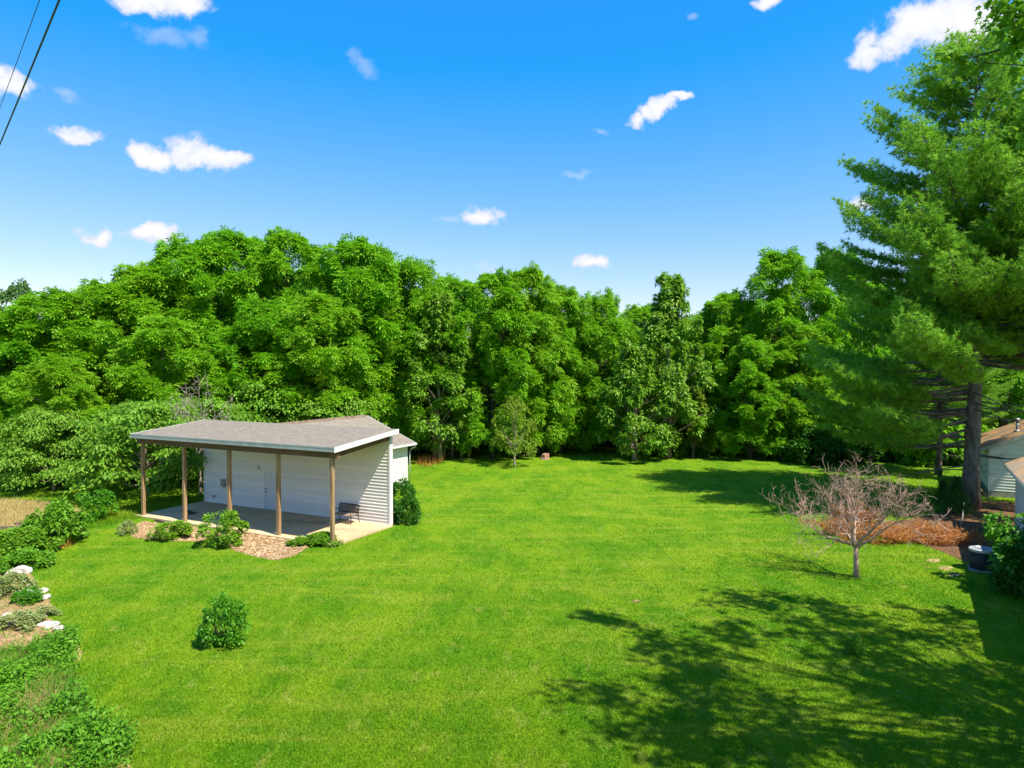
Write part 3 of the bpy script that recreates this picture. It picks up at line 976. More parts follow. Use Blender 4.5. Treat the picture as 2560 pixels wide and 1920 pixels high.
shrub('shrub_0', 501, 1.3, .75, 16, 9, 26, .10, M['shrub'], prof=profile_egg)
shrub('shrub_1', 502, 1.3, .75, 16, 9, 24, .10, M['shrub_lime'], prof=profile_egg)
shrub('shrub_2', 503, 1.5, .85, 16, 9, 30, .10, M['shrub_dark'])
shrub('thicket_0', 504, 3.6, 2.3, 18, 9, 36, .32, M['walnut'])
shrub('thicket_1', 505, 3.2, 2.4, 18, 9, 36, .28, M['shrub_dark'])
shrub('sage_0', 506, .5, .5, 12, 8, 24, .07, M['sage'])
shrub('weedclump_0', 507, 1.2, 1.1, 16, 9, 26, .15, M['weed'])


def place(kind, name, loc, rz=0, sc=1.0, label=None, cat='tree', group=None, sz=None):
    s = (sc, sc, sz if sz else sc)
    e = empty(name, (loc[0], loc[1], loc[2] if len(loc) > 2 else 0), rz, s, label, cat, group)
    for pn, me_ in PROTO[kind]:
        link(pn, me_, e)
    return e


# ------------------------------------------------------------------ the tall pines


def pine(kind, seed, H, z0, Rf, r0, dens=1.0):
    r = np.random.default_rng(seed)
    sets = {False: ([], [], [], MB()), True: ([], [], [], MB())}      # upper boughs, low boughs
    mb = MB()
    tz = np.linspace(-.2, H, 12)
    tp = [(math.sin(z * .23) * .08, math.cos(z * .31) * .08 - .08, z) for z in tz]
    mb.tube(tp, [r0 * (1.3 if i == 0 else 1) * (1 - .93 * max(0, z) / H) for i, z in enumerate(tz)], 12)
    z = z0
    wi = 0
    while z < H - .3:
        nb = 5 if z < H * .8 else 4
        for b in range(nb):
            a = 2 * pi * b / nb + wi * 1.1 + r.normal() * .18
            zz = z + r.normal() * .12
            if zz < 7.6 and -cos(a + .4) + .45 * sin(a + .4) < .25 + .05 * (7.6 - zz): continue
            P, D, TL, br = sets[bool(zz < 9.5)]
            Lb = Rf(zz / H) * r.uniform(.72, 1.08)
            if Lb < .3: continue
            d = np.array([cos(a), sin(a), 0])
            sd_ = np.array([-sin(a), cos(a), 0])
            rise0 = (-.13 + .55 * (zz / H)) + r.normal() * .06
            def pos(s): return np.array([0, 0, zz]) + d * Lb * s + np.array([0, 0, 1]) * (Lb * (rise0 * s + .16 * s * s * s - .05 * math.sin(pi * s)))
            pts = [pos(s) for s in (0, .25, .5, .75, 1)]
            rb = .018 + .009 * Lb
            br.tube(pts, [rb, rb * .8, rb * .6, rb * .4, rb * .15], 5)
            s0 = .36 if zz < H * .4 else .18
            ns = max(3, int(Lb * (1 - s0) / .24 * dens))
            for j in range(ns):
                s = s0 + (1 - s0) * (j + r.random()) / ns
                if s > .995: s = .995
                for sg in (1, -1):
                    sl_ = (.35 + .34 * Lb * (1 - s) ** .8 * (s - s0 * .3) * 1.5) * r.uniform(.7, 1.2)
                    sl_ = min(sl_, 1.7)
                    if s < .5: sl_ = max(sl_, .8)
                    sdv = nrm(sd_ * sg * .8 + d * .75 + np.array([0, 0, .10 + r.normal() * .10]))
                    p0 = pos(s)
                    if sl_ > .7: br.tube([p0, p0 + sdv * sl_ * .9], [.012, .004], 3, False)
                    nt_ = max(3, int(sl_ / .115))
                    f = (np.arange(nt_) + .6) / nt_
                    q = p0 + sdv * sl_ * f[:, None] + np.array([0, 0, 1]) * (.12 * sl_ * f ** 2)[:, None] + r.normal(size=(nt_, 3)) * np.array([.09, .09, .12])
                    P.append(q); D.append(np.tile(sdv + np.array([0, 0, .45]), (nt_, 1))); TL.append(np.full(nt_, .27))
        z += .50 * r.uniform(.8, 1.2) if z < H * .85 else .36
        wi += 1
    # bare dead snags low on the trunk
    br = sets[True][3]
    for j in range(16):
        a = r.uniform(0, 2 * pi); zz = r.uniform(z0 * .5, z0 + 3.5); Lb = r.uniform(1.2, 4.5)
        d = np.array([cos(a), sin(a), -.12])
        p0 = np.array([0, 0, zz])
        br.tube([p0, p0 + d * Lb * .5, p0 + d * Lb + r.normal(size=3) * .2], [.045, .03, .008], 5)
        for q in range(5):
            s = r.uniform(.35, .95); e = nrm(d + r.normal(size=3) * .8)
            br.tube([p0 + d * Lb * s, p0 + d * Lb * s + e * r.uniform(.4, 1.2)], [.014, .004], 3, False)
    m = 10
    parts = [('trunk', mb.mesh(kind + '_trunk', M['pinebark'], True))]
    for low in (False, True):
        P, D, TL, br = sets[low]
        P = np.concatenate(P); D = nrm(np.concatenate(D)); TL = np.concatenate(TL)
        k = np.repeat(np.arange(len(P)), m)
        dd = nrm(D[k] * .75 + sph(r, len(k)))
        base = P[k] + r.normal(size=(len(k), 3)) * .015
        side_ = nrm(np.cross(dd, sph(r, len(k))))
        w = .044
        Ln = TL[k] * r.uniform(.7, 1.2, len(k))
        co = np.stack([base + side_ * w * .5, base + dd * Ln[:, None], base - side_ * w * .5], 1)
        rn = np.clip(r.random(len(P))[k] * .7 + r.random(len(k)) * .3, 0, 1)
        parts.append(('low_branches' if low else 'branches', br.mesh(kind + '_branches', M['pinebark'], True)))
        parts.append(('low_needles' if low else 'needles', polymesh(kind + '_needles', co, M['pine'], rn)))
    proto(kind, parts)
    proto(kind + '_high', parts[:3])


def pine_radius(h):
    return float(np.interp(h, [.1, .2, .3, .45, .58, .73, .85, .94, 1.0], [7.4, 8.8, 8.6, 7.7, 7.0, 5.3, 3.8, 2.3, .5]))


pine('pine_0', 61, 25.2, 3.5, pine_radius, .42, 1.0)
PA = gp(2430, 1272)
place('pine_0', 'pine_tree', PA, 0.4, 1, 'tall pine with a thick grey trunk beside the brown-roofed garage', 'pine tree', 'tall pines at the right')
place('pine_0_high', 'pine_tree', (27.2, 35.0), .62, .86, 'pine whose trunk stands at the right edge of the photo', 'pine tree', 'tall pines at the right')
place('pine_0', 'pine_tree', (30.0, 47.9), .2, .52, 'dark pine standing behind the big pine, by the garage', 'pine tree', 'tall pines at the right')

# ------------------------------------------------------------------ the maple that shades the foreground


def maple():
    r = np.random.default_rng(77)
    H0, H1, R = 7.6, 17.0, 6.9
    cen, rad, lob = make_clumps(r, H0, H1, R, 40, 9, profile_round, .27, .32)
    n = 40
    k = np.repeat(np.arange(len(cen)), n)
    ax = cen.copy(); ax[:, 2] = 0
    out = nrm(ax)[k]
    d = sph(r, len(k))
    P = cen[k] + d * (rad[k] * r.uniform(.2, 1.15, len(k)))[:, None]
    D = nrm(out * .6 + sph(r, len(k)) * .8 + np.array([0, 0, -.5]))
    Nn = nrm(np.array([0, 0, 1.]) + sph(r, len(k)) * .6)
    Sd = nrm(np.cross(D, Nn)); Nn = np.cross(Sd, D)
    L = r.uniform(.15, .24, len(k))[:, None]
    shape = [(0, 0), (.16, .42), (.34, .30), (.52, .52), (.60, .24), (1.0, 0), (.60, -.24), (.52, -.52), (.34, -.30), (.16, -.42)]
    co = np.stack([P + D * L * a + Sd * L * b - Nn * L * (a * a * .15) for a, b in shape], 1)
    rn_ = np.clip(r.random(len(k)) * .7 + r.random(len(cen))[k] * .4, 0, 1)
    # world positions: keep the space close to the drone free, add the bough that reaches forward
    cw, sw = cos(.7), sin(.7)
    ctr = co.mean(1) * 1.06
    wx_, wy_ = 16.0 + ctr[:, 0] * cw - ctr[:, 1] * sw, 9.4 + ctr[:, 0] * sw + ctr[:, 1] * cw
    ok = ~((wx_ < .80 * wy_) & (wy_ > 0))
    co, rn_ = co[ok], rn_[ok]
    bough = []
    for px_, py_, d_, n_, rr_ in ((2535, 20, 14.0, 85, .32), (2500, 55, 14.1, 55, .24), (2530, 105, 14.0, 60, .24), (2470, 22, 14.3, 50, .22), (2555, 60, 13.8, 70, .3), (2590, 30, 13.8, 110, .45), (2548, 190, 14.0, 26, .22), (2360, 148, 14.4, 30, .16), (2395, 158, 14.3, 34, .16), (2440, 165, 14.2, 26, .18), (2510, 128, 14.1, 30, .2), (2550, 330, 13.9, 24, .25), (2545, 240, 14.0, 18, .2)):
        c_ = np.array([(px_ - 1280) / FPX * d_, d_, CAM_H + (HOR - py_) / FPX * d_])
        bough.append((c_, n_, rr_))

    def loc_(p): q_ = (np.asarray(p) - np.array([16.0, 9.4, 0])) / 1.06; return np.array([q_[0] * cw + q_[1] * sw, -q_[0] * sw + q_[1] * cw, q_[2]])
    for c_, n_, rr_ in bough:
        P = loc_(c_) + r.normal(size=(n_, 3)) * rr_ * .6
        D = nrm(sph(r, n_) * .8 + np.array([0, 0, -.5])); Nn = nrm(np.array([0, 0, 1.]) + sph(r, n_) * .6)
        Sd = nrm(np.cross(D, Nn)); Nn = np.cross(Sd, D); L = r.uniform(.12, .19, n_)[:, None]
        co = np.concatenate([co, np.stack([P + D * L * a_ + Sd * L * b_ - Nn * L * (a_ * a_ * .15) for a_, b_ in shape], 1)])
        rn_ = np.concatenate([rn_, r.random(n_)])
    crown = polymesh('maple_crown', co, M['maple'], rn_)
    mbt = limbs(r, 7, H1, list(lob) + list(cen[r.permutation(len(cen))[:90]]), .30, 0, 110)
    hub = np.array([0, 0, 9.5])
    for tgt in (0, 5, 9, 10):
        a_, b_ = hub, loc_(bough[tgt][0])
        mbt.tube([a_, a_ * .5 + b_ * .5 + np.array([0, 0, .5]), b_], [.07, .03, .008], 5)
    b_ = loc_(bough[10][0])
    mbt.tube([b_, loc_(bough[8][0]), loc_(bough[7][0])], [.022, .012, .005], 4)
    trunk = mbt.mesh('maple_trunk', M['bark'], True)
    proto('maple', [('trunk', trunk), ('crown', crown)])


maple()
place('maple', 'maple_tree', (16.0, 9.4), 0.7, 1.06, 'maple with toothed leaves on branches in the upper right corner', 'maple tree')

# ------------------------------------------------------------------ tree line
LABELS = {
    0: 'tallest walnut tree, rounded crown rising right behind the shed roof',
}


def treepos(px, d): return ((px - 1280) / FPX * d, d)


def top_h(py, d): return CAM_H + (HOR - py) / FPX * d


line = [  # photo x, distance, photo y of the top, kind, width scale, label
    (590, 60, 590, 0, 1.12, 'tallest leafy tree of the wood, with the highest rounded crown left of centre'),
    (725, 59, 592, 1, 1.0, 'tall leafy tree just right of the tallest crown of the wood'),
    (905, 57, 612, 2, 1.1, 'broad leafy tree rising above the right end of the shed roof'),
    (1030, 59, 668, 3, .95, 'leafy tree on the slope of the skyline right of the shed'),
    (480, 56, 618, 3, 1.05, 'leafy tree left of the tallest crown, above the dead twigs'),
    (370, 54, 672, 1, 1.0, 'leafy tree above the left end of the porch roof'),
    (265, 52, 712, 2, .95, 'leafy tree left of the porch with a low rounded top'),
    (130, 50, 738, 0, .9, 'leafy tree near the left edge with a low skyline top'),
    (20, 49, 790, 3, .9, 'leafy tree cut off by the left edge of the photo'),
    (660, 52, 760, 3, .8, 'shorter bright leafy tree in front of the tallest crowns'),
    (420, 48, 800, 0, .75, 'shorter leafy tree behind the layered tree left of the shed'),
    (800, 52, 745, 0, .85, 'shorter leafy tree behind the shed ridge'),
    (150, 44, 900, 1, .62, 'low leafy tree at the left edge above the tan grass'),
    (1232, 57, 690, 1, .80, 'leafy tree with a slim dark trunk left of the small lawn tree'),
    (1313, 58, 683, 2, .78, 'leafy tree with a pale vine-grown trunk right of the small lawn tree'),
    (1403, 60.5, 722, 0, .78, 'leafy tree with a pale trunk lit by the sun in mid wood'),
    (1500, 61, 745, 3, .75, 'leafy tree left of the tall pale-leaved tree'),
    (1344, 59.5, 745, 3, .7, 'leafy tree with a dark trunk next to the brown stump'),
    (1820, 62, 738, 1, .80, 'leafy tree right of the olive cedar'),
    (1135, 61, 700, 0, .75, 'leafy tree behind the pale-leaved tree right of the shed'),
    (1600, 65, 770, 2, .8, 'leafy tree seen between the two pale-leaved trees'),
    (1745, 66, 792, 0, .85, 'low-topped leafy tree behind the olive cedar'),
    (1955, 60, 640, 2, .90, 'tall leafy tree with an open top left of the pines'),
    (2085, 61, 636, 0, .9, 'tall leafy tree half hidden by the big pine'),
    (1880, 56.5, 860, 3, .62, 'low bright leafy tree at the wood edge left of the pines'),
    (2010, 57, 820, 1, .7, 'leafy tree at the wood edge behind the bare tree'),
]
for i, (px, d, ty, kd, ws, lab) in enumerate(line):
    x, y = treepos(px, d)
    h = top_h(ty, d)
    place('walnut_%d' % kd, 'walnut_tree', (x, y), 1.3 * i, ws, lab, 'tree', 'leafy trees of the wood edge', sz=h / 18.0)
rr_ = random.Random(9)
for i in range(30):                                       # the wood goes on behind the front row
    x = -78 + i * 4.6 + rr_.uniform(-1.5, 1.5)
    d = rr_.uniform(67, 80)
    px = 1280 + x / d * FPX
    sk = np.interp(px, [-400, 0, 300, 600, 900, 1060, 1300, 1500, 1760, 1950, 2200, 2600], [780, 770, 730, 650, 660, 745, 740, 800, 815, 720, 700, 680])
    h = top_h(sk + rr_.uniform(0, 40), d)
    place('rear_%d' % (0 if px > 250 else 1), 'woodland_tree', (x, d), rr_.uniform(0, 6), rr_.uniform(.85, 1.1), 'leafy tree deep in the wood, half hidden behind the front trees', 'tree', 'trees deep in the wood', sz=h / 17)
for px, d, ty, lab in ((52, 95, 712, 'grey-green far tree with a narrow top at the left skyline'), (150, 100, 735, 'far grey-green tree with an airy top, second from the left skyline')):
    x, y = treepos(px, d)
    place('rear_1', 'distant_tree', (x, y), px, .7, lab, 'tree', 'far trees at the left', sz=top_h(ty, d) / 17)

x, y = treepos(1100, 55.5)
place('pale_1', 'pale_leaved_tree', (x, y), .4, .95, 'pale-leaved tree above the row of dark posts', 'tree', 'pale-leaved trees', sz=top_h(745, 55.5) / 15)
place('pale_0', 'pale_leaved_tree', gp(1588, 1153), 1.4, 1.05, 'shorter pale-leaved tree with a dark trunk standing on the lawn edge', 'tree', 'pale-leaved trees', sz=1.02)
place('pale_1', 'pale_leaved_tree', gp(1674, 1146), 2.0, 1.0, 'tall pale-leaved tree with a pointed dark top', 'tree', 'pale-leaved trees', sz=1.0)
place('small_0', 'lawn_tree', gp(1285, 1167), 0, 1.0, 'small olive tree standing alone on the far lawn', 'tree')
place('cedar_0', 'cedar_tree', gp(1735, 1144), 0, 1.05, 'small olive cedar at the lawn edge right of the pale trees', 'tree')
x, y = treepos(640, 50.5)
place('dogwood_0', 'layered_tree', (x, y), .3, 1.12, 'low layered tree behind the left part of the porch roof', 'tree', 'low layered trees', sz=1.08)
x, y = treepos(815, 51.5)
place('dogwood_1', 'layered_tree', (x, y), 1.9, 1.0, 'low layered tree behind the shed ridge', 'tree', 'low layered trees', sz=.98)
place('dogwood_1', 'layered_tree', (-21.6, 40.3), .8, .98, 'broad layered tree left of the porch', 'tree', 'low layered trees', sz=.95)
x, y = treepos(170, 42)
place('dogwood_0', 'layered_tree', (x - 1, y), 2.4, .72, 'small layered tree left of the broad one by the porch', 'tree', 'low layered trees', sz=.85)
x, y = treepos(505, 45)
place('dogwood_0', 'layered_tree', (x, y), 4.4, .8, 'layered tree close behind the back corner of the porch', 'tree', 'low layered trees', sz=.92)

# undergrowth along the wood
under = []
for i in range(26):
    d = rr_.uniform(60, 66)
    x = -46 + i * 3.2 + rr_.uniform(-1, 1)
    if 1120 < 1280 + x / d * FPX < 1620: d = 74 + rr_.uniform(0, 6)
    under.append((x, d, rr_.uniform(.7, 1.15)))
for i in range(7): under.append((13.5 + i * 1.7 + rr_.uniform(-.5, .5), 58.6 + rr_.uniform(0, 1.6), rr_.uniform(.6, .95)))
for i in range(9): under.append((-50 + i * 2.6, 47 + rr_.uniform(-2, 5), rr_.uniform(.8, 1.2)))
for i in range(6): under.append((-30 + i * 2.0, 46.5 + rr_.uniform(-1, 1), rr_.uniform(.6, .9)))
for i in range(9): under.append((22.5 + i * 1.7, 54.5 + rr_.uniform(-1.5, 3), rr_.uniform(.75, 1.1)))
def zone_label(x, d):
    px_ = 1280 + x / d * FPX
    if px_ < 1050: w_ = ('leafy undergrowth shrub in the wood left of and behind the shed', 'undergrowth behind the shed')
    elif px_ < 1700: w_ = ('leafy undergrowth shrub between the trunks across the middle of the wood', 'undergrowth in mid wood')
    elif px_ < 2060: w_ = ('leafy undergrowth shrub at the wood edge right of the olive cedar', 'undergrowth right of the cedar')
    else: w_ = ('shaded undergrowth shrub behind the big pine and the bare tree', 'undergrowth behind the pine')
    return w_[0], 'shrub', w_[1]


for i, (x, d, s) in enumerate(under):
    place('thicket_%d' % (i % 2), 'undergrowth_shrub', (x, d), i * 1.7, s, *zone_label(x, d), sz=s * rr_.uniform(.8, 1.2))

# posts under the pale tree, stump, reddish trunk
for k, px in enumerate((1111, 1130, 1152, 1173)):
    p = gp(px, 1149 - k * .3)
    mb = MB(); mb.tube([(0, 0, -.1), (.02, .01, 1.3), (.0, .03, 2.9)], [.11, .10, .09], 9)
    mb.tube([(0, 0, 2.6), (.1, .03, 2.75), (.28, .05, 2.95)], [.05, .045, .03], 6)
    o = mb.obj('post', M['timber'], None, True); o.location = p
    tag(o, ['leftmost', 'second from left', 'third from left', 'rightmost'][k] + ' of four dark posts under the pale-leaved tree', 'post', 'dark posts at the wood edge')
r = np.random.default_rng(5)
st = MB()
ring = []
for i in range(8):
    z = (-.1, .0, .25, .5, .75, .95, 1.05, 1.1)[i]
    st_r = (.62, .55, .48, .46, .45, .40, .30, .08)[i]
    ring.append([(st_r * (1 + .22 * math.sin(3 * a + z * 2) + r.normal() * .06) * cos(a) * 1.25, st_r * (1 + .15 * math.cos(2 * a) + r.normal() * .05) * sin(a), z * .85) for a in [2 * pi * k / 12 for k in range(12)]])
for q in ring: st.v += q
for i in range(7):
    for k in range(12): st.f.append((i * 12 + k, i * 12 + (k + 1) % 12, i * 12 + 12 + (k + 1) % 12, i * 12 + 12 + k))
st.f.append(tuple(range(84, 96)))
o = st.obj('tree_stump', M['stump']); o.location = gp(1364, 1149); o.scale = (.6, .6, .55); o.rotation_euler = (0, 0, .6)
tag(o, 'reddish brown weathered stump at the far lawn edge', 'stump')
mb = MB(); mb.tube([(0, 0, -.1), (.02, 0, .5), (-.03, .02, 1.6), (.05, 0, 3.6)], [.42, .30, .27, .22], 11)
o = mb.obj('reddish_trunk', M['stump'], None, True); o.location = gp(1089, 1150)
tag(o, 'thick reddish trunk left of the row of dark posts', 'tree trunk')


def blades(name, pts, hmin, hmax, w, mat, seed, lean=.5, label=None, kind='stuff', cat=None):
    r = np.random.default_rng(seed)
    n = len(pts)
    a = r.uniform(0, 2 * pi, n)
    sd_ = np.stack([np.cos(a), np.sin(a), np.zeros(n)], 1)
    h = r.uniform(hmin, hmax, n)[:, None]
    ln = nrm(np.concatenate([r.normal(size=(n, 2)) * lean, np.ones((n, 1))], 1))
    P = np.concatenate([pts[:, :2], np.zeros((n, 1)) - .005], 1)
    wd = (np.full(n, w) if np.isscalar(w) else w)[:, None]
    co = np.stack([P - sd_ * wd * .5, P + sd_ * wd * .5, P + ln * h], 1)
    o = link(name, polymesh(name, co, mat, r.random(n)))
    return tag(o, label, cat, kind=kind)


def scatter(poly, n, seed):
    r = np.random.default_rng(seed)
    P = np.array([(p[0], p[1]) for p in poly])
    lo, hi = P.min(0), P.max(0)
    q = r.uniform(lo, hi, (n * 3, 2))
    inside = np.zeros(len(q), bool)
    j = len(P) - 1
    for i in range(len(P)):
        c = ((P[i, 1] > q[:, 1]) != (P[j, 1] > q[:, 1])) & (q[:, 0] < (P[j, 0] - P[i, 0]) * (q[:, 1] - P[i, 1]) / (P[j, 1] - P[i, 1] + 1e-9) + P[i, 0])
        inside ^= c; j = i
    return q[inside][:n]


# dry weeds by the back corner of the shed
q = scatter([gp(*p) for p in ((1035, 1160), (1060, 1142), (1105, 1146), (1105, 1160), (1060, 1172))], 520, 3)
blades('dry_weeds', q, .15, .7, .03, M['deadneedle'], 4, .3, 'reddish dry weeds at the back corner of the shed')
blades('dry_grass', scatter(drystrip, 14000, 8), .12, .38, .02, M['dry'], 5, .5, 'dry tan grass growing in a strip at the left edge')

# ------------------------------------------------------------------ lawn grass
r = np.random.default_rng(3)
NB = 620000
v = r.random(NB)
d = 1 / (1 / 11.5 - v * (1 / 11.5 - 1 / 64.0))              # denser near the viewer
wx = r.uniform(-.80, .80, NB)
gx = wx * d
keep = np.ones(NB, bool)
lx = (gx - SC.x) * U.x + (d - SC.y) * U.y
ly = (gx - SC.x) * NV.x + (d - SC.y) * NV.y
keep &= ~((lx > -LW - .12) & (lx < .18) & (ly > -4.14) & (ly < .2))
keep &= ~((lx > -LW) & (lx < AX) & (ly > 0) & (ly < BY))


def in_poly(poly, X, Y):
    P = np.array([(p[0], p[1]) for p in poly]); ins = np.zeros(len(X), bool); j = len(P) - 1
    for i in range(len(P)):
        c = ((P[i, 1] > Y) != (P[j, 1] > Y)) & (X < (P[j, 0] - P[i, 0]) * (Y - P[i, 1]) / (P[j, 1] - P[i, 1] + 1e-9) + P[i, 0])
        ins ^= c; j = i
    return ins


for pl in (bed1, bed2, gbed, litter, drystrip): keep &= ~(in_poly(pl, gx, d) & (r.random(NB) > .08))
gx, d = gx[keep], d[keep]
pts = np.stack([gx, d], 1)
blades('grass', pts, .025, .075, .010 + .00095 * d, M['blade'], 6, .55, 'short mown green grass of the lawn')

# ------------------------------------------------------------------ shrubs near the house and the shed
SH = 'shrub'
place('shrub_0', 'lawn_shrub', gp(553, 1618), .4, .80, 'round leafy shrub standing alone on the near lawn', SH, None, sz=.92)
place('shrub_1', 'porch_shrub', gp(552, 1366), 1.0, 1.18, 'bright green round shrub in front of the middle porch post', SH, None, sz=1.02)
place('shrub_1', 'porch_shrub', gp(420, 1348), 2.0, 1.05, 'low spreading green shrub before the second porch post', SH, None, sz=.50)
place('shrub_1', 'porch_shrub', gp(447, 1343), 3.0, .6, 'small green shrub at the right end of the low spreading one', SH, None, sz=.45)
place('sage_0', 'porch_shrub', gp(312, 1338), 0, .8, 'grey-green thin shrub by the leftmost porch post', SH, None, sz=1.0)
place('weedclump_0', 'weed_clump', gp(805, 1360), 0, .75, 'leafy weeds at the foot of the rightmost porch post', 'weeds', None, sz=.32)
place('weedclump_0', 'weed_clump', gp(745, 1366), 2, .45, 'weed tuft between the two right porch posts', 'weeds', None, sz=.25)
place('shrub_2', 'corner_shrub', shed_pt(-.15, 1.2), 1, .95, 'dark green tall shrub at the right corner of the shed', SH, None, sz=1.25)
place('shrub_2', 'corner_shrub', shed_pt(.45, .8), 2, .72, 'dark green lower shrub outside the right shed corner', SH, None, sz=.85)
place('shrub_0', 'edge_shrub', gp(235, 1300), 2, 1.15, 'green shrub at the lawn edge under the layered tree', SH, None, sz=1.0)
place('weedclump_0', 'weed_bush', gp(135, 1362), 2, 1.05, 'dense mound of green weeds with dead stalks at the left lawn edge', 'weeds', None, sz=1.25)
place('weedclump_0', 'weed_bush', gp(60, 1385), 1, .95, 'lower weed mound left of the dense one', 'weeds', None, sz=.75)
place('weedclump_0', 'weed_bush', gp(5, 1398), 4, 1.0, 'weed mound cut off by the left edge, above the garden bed', 'weeds', None, sz=.75)
place('weedclump_0', 'weed_bush', gp(60, 1422), 5, .8, 'low weeds just above the white stones', 'weeds', None, sz=.45)
place('sage_0', 'garden_plant', gp(15, 1490), 0, 1.25, 'pale sage-coloured plant in the garden bed', SH, None, sz=1.1)
place('shrub_0', 'garden_plant', gp(62, 1508), 0, .62, 'dark green low plant beside the pale sage one', SH, None, sz=.28)
place('sage_0', 'garden_plant', gp(35, 1575), 1, 1.2, 'lower pale plant in the garden bed near the last stones', SH, None, sz=.7)
place('sage_0', 'garden_plant', gp(105, 1548), 2, .7, 'small pale plant between the white stones', SH, None, sz=.5)
place('shrub_0', 'house_shrub', gp(2556, 1470), 1, 1.45, 'leafy green shrub at the right edge beside the air conditioner', SH, None, sz=1.75)
place('shrub_2', 'house_shrub', gp(2600, 1500), 3, 1.5, 'darker shrub cut off by the right edge', SH, None, sz=1.35)
place('weedclump_0', 'sapling', gp(2147, 1643), 1, .24, 'small leafy sapling in the tree shadow on the near lawn', 'plant', None, sz=.36)


def spruce():
    r = np.random.default_rng(8)
    P, D = [], []
    for i in range(130):
        h = (i + .5) / 130; R = .85 * (1 - h) + .05; a = i * 2.4
        n = 10
        s = np.linspace(.2, 1, n)[:, None]
        d = np.array([cos(a), sin(a), -.12])
        P.append(np.array([0, 0, .1 + 1.75 * h]) + d * R * s + r.normal(size=(n, 3)) * .04); D.append(np.tile(d, (n, 1)))
    P, D = np.concatenate(P), np.concatenate(D)
    k = np.repeat(np.arange(len(P)), 6)
    dd = nrm(D[k] + sph(r, len(k)) * .8)
    sd_ = nrm(np.cross(dd, sph(r, len(k)))) * .014
    co = np.stack([P[k] - sd_, P[k] + dd * .13, P[k] + sd_], 1)
    co[:, :, 2] = np.maximum(co[:, :, 2], .01)
    mb = MB(); mb.tube([(0, 0, -.05), (0, 0, 1.8)], [.05, .01], 6)
    proto('spruce', [('trunk', mb.mesh('spruce_trunk', M['bark'])), ('needles', polymesh('spruce_needles', co, M['spruce']))])


spruce()
place('spruce', 'young_evergreen', gp(2396, 1285), 0, 1.0, 'dark young evergreen left of the big pine trunk', 'evergreen')
place('spruce', 'young_evergreen', gp(2362, 1262), 1, .7, 'smaller dark young evergreen behind the first one', 'evergreen')

r = np.random.default_rng(71)
tw = empty('leafy_twig', shed_pt(-13.3, -.5, 0), -TH, label='leafy twig hanging before the left end of the porch wall', cat='twig')
MB().tube([(-.5, .2, 0), (-.3, .1, 1.6), (.1, 0, 2.8), (.5, -.05, 2.95), (1.0, -.1, 2.75)], [.03, .025, .015, .010, .004], 5).obj('stem', M['bark'], tw, True)
n = 90
f = r.random(n)
P = np.stack([.05 + f * 1.0, r.normal(size=n) * .12, 2.9 - .2 * f + r.normal(size=n) * .20 - .15 * f], 1)
L = r.uniform(.12, .2, n)
link('leaves', polymesh('twig_leaves', rhomb(P, nrm(sph(r, n) + np.array([.3, 0, -.6])), sph(r, n), L, L * .5), M['dogwood']), tw)

# ------------------------------------------------------------------ bare tree


def bare_tree(kind, seed, H, R, mat, r0, nfork=5, zf=.24, dens=1.0, minr=.006):
    """short trunk, forked limbs, dense crooked twigs"""
    r = np.random.default_rng(seed)
    mbT, mbW = MB(), MB()

    def crook(p, d, L, rad, n, gn, up):
        pts, rads, ds = [p], [rad], [d]
        for i in range(n):
            d = nrm(d + r.normal(size=3) * gn + np.array([0, 0, up]))
            p = p + d * L / n
            pts.append(p); rads.append(max(minr, rad * (1 - .85 * (i + 1) / n))); ds.append(d)
        return pts, rads, ds
    z0 = H * zf
    mbT.tube([(0, 0, -.1), (-.02, .01, z0 * .5), (-.05, .02, z0), (-.05, .02, z0 + .1)], [r0 * 1.35, r0, r0 * .95, r0 * .5], 9)
    b0 = np.array([-.05, .02, z0])
    for c in range(nfork):
        a = 2 * pi * c / nfork + r.normal() * .25
        d = nrm(np.array([cos(a) * .85, sin(a) * .85, r.uniform(.55, 1.15)]))
        L1 = R * r.uniform(.85, 1.15)
        p1, r1, d1 = crook(b0 - np.array([0, 0, .12 * (c % 2)]), d, L1, r0 * .62, 6, .16, .05)
        mbT.tube(p1, r1, 7)
        for j in range(int(8 * dens)):
            i = r.integers(2, 7)
            e = nrm(d1[i] * .6 + sph(r, 1)[0] * .7 + np.array([0, 0, .30]))
            p2, r2, d2 = crook(p1[i], e, R * r.uniform(.38, .72), r1[i] * .55, 5, .24, .05)
            mbW.tube(p2, r2, 4, False)
            for k in range(int(7 * dens)):
                i2 = r.integers(1, 6)
                e = nrm(d2[i2] * .5 + sph(r, 1)[0] * .8 + np.array([0, 0, .18]))
                p3, r3, d3 = crook(p2[i2], e, R * r.uniform(.16, .38), max(minr, r2[i2] * .6), 3, .28, .06)
                mbW.tube(p3, r3, 3, False)
                for q in range(3):
                    i3 = r.integers(1, 4)
                    e = nrm(d3[i3] * .5 + sph(r, 1)[0] * .8 + np.array([0, 0, .2]))
                    p4, r4, _ = crook(p3[i3], e, R * r.uniform(.06, .16), minr, 2, .3, .05)
                    mbW.tube(p4, [minr, minr * .8, minr * .5], 3, False)
    return [('trunk', mbT.mesh(kind + '_trunk', mat, True)), ('twigs', mbW.mesh(kind + '_twigs', mat))]


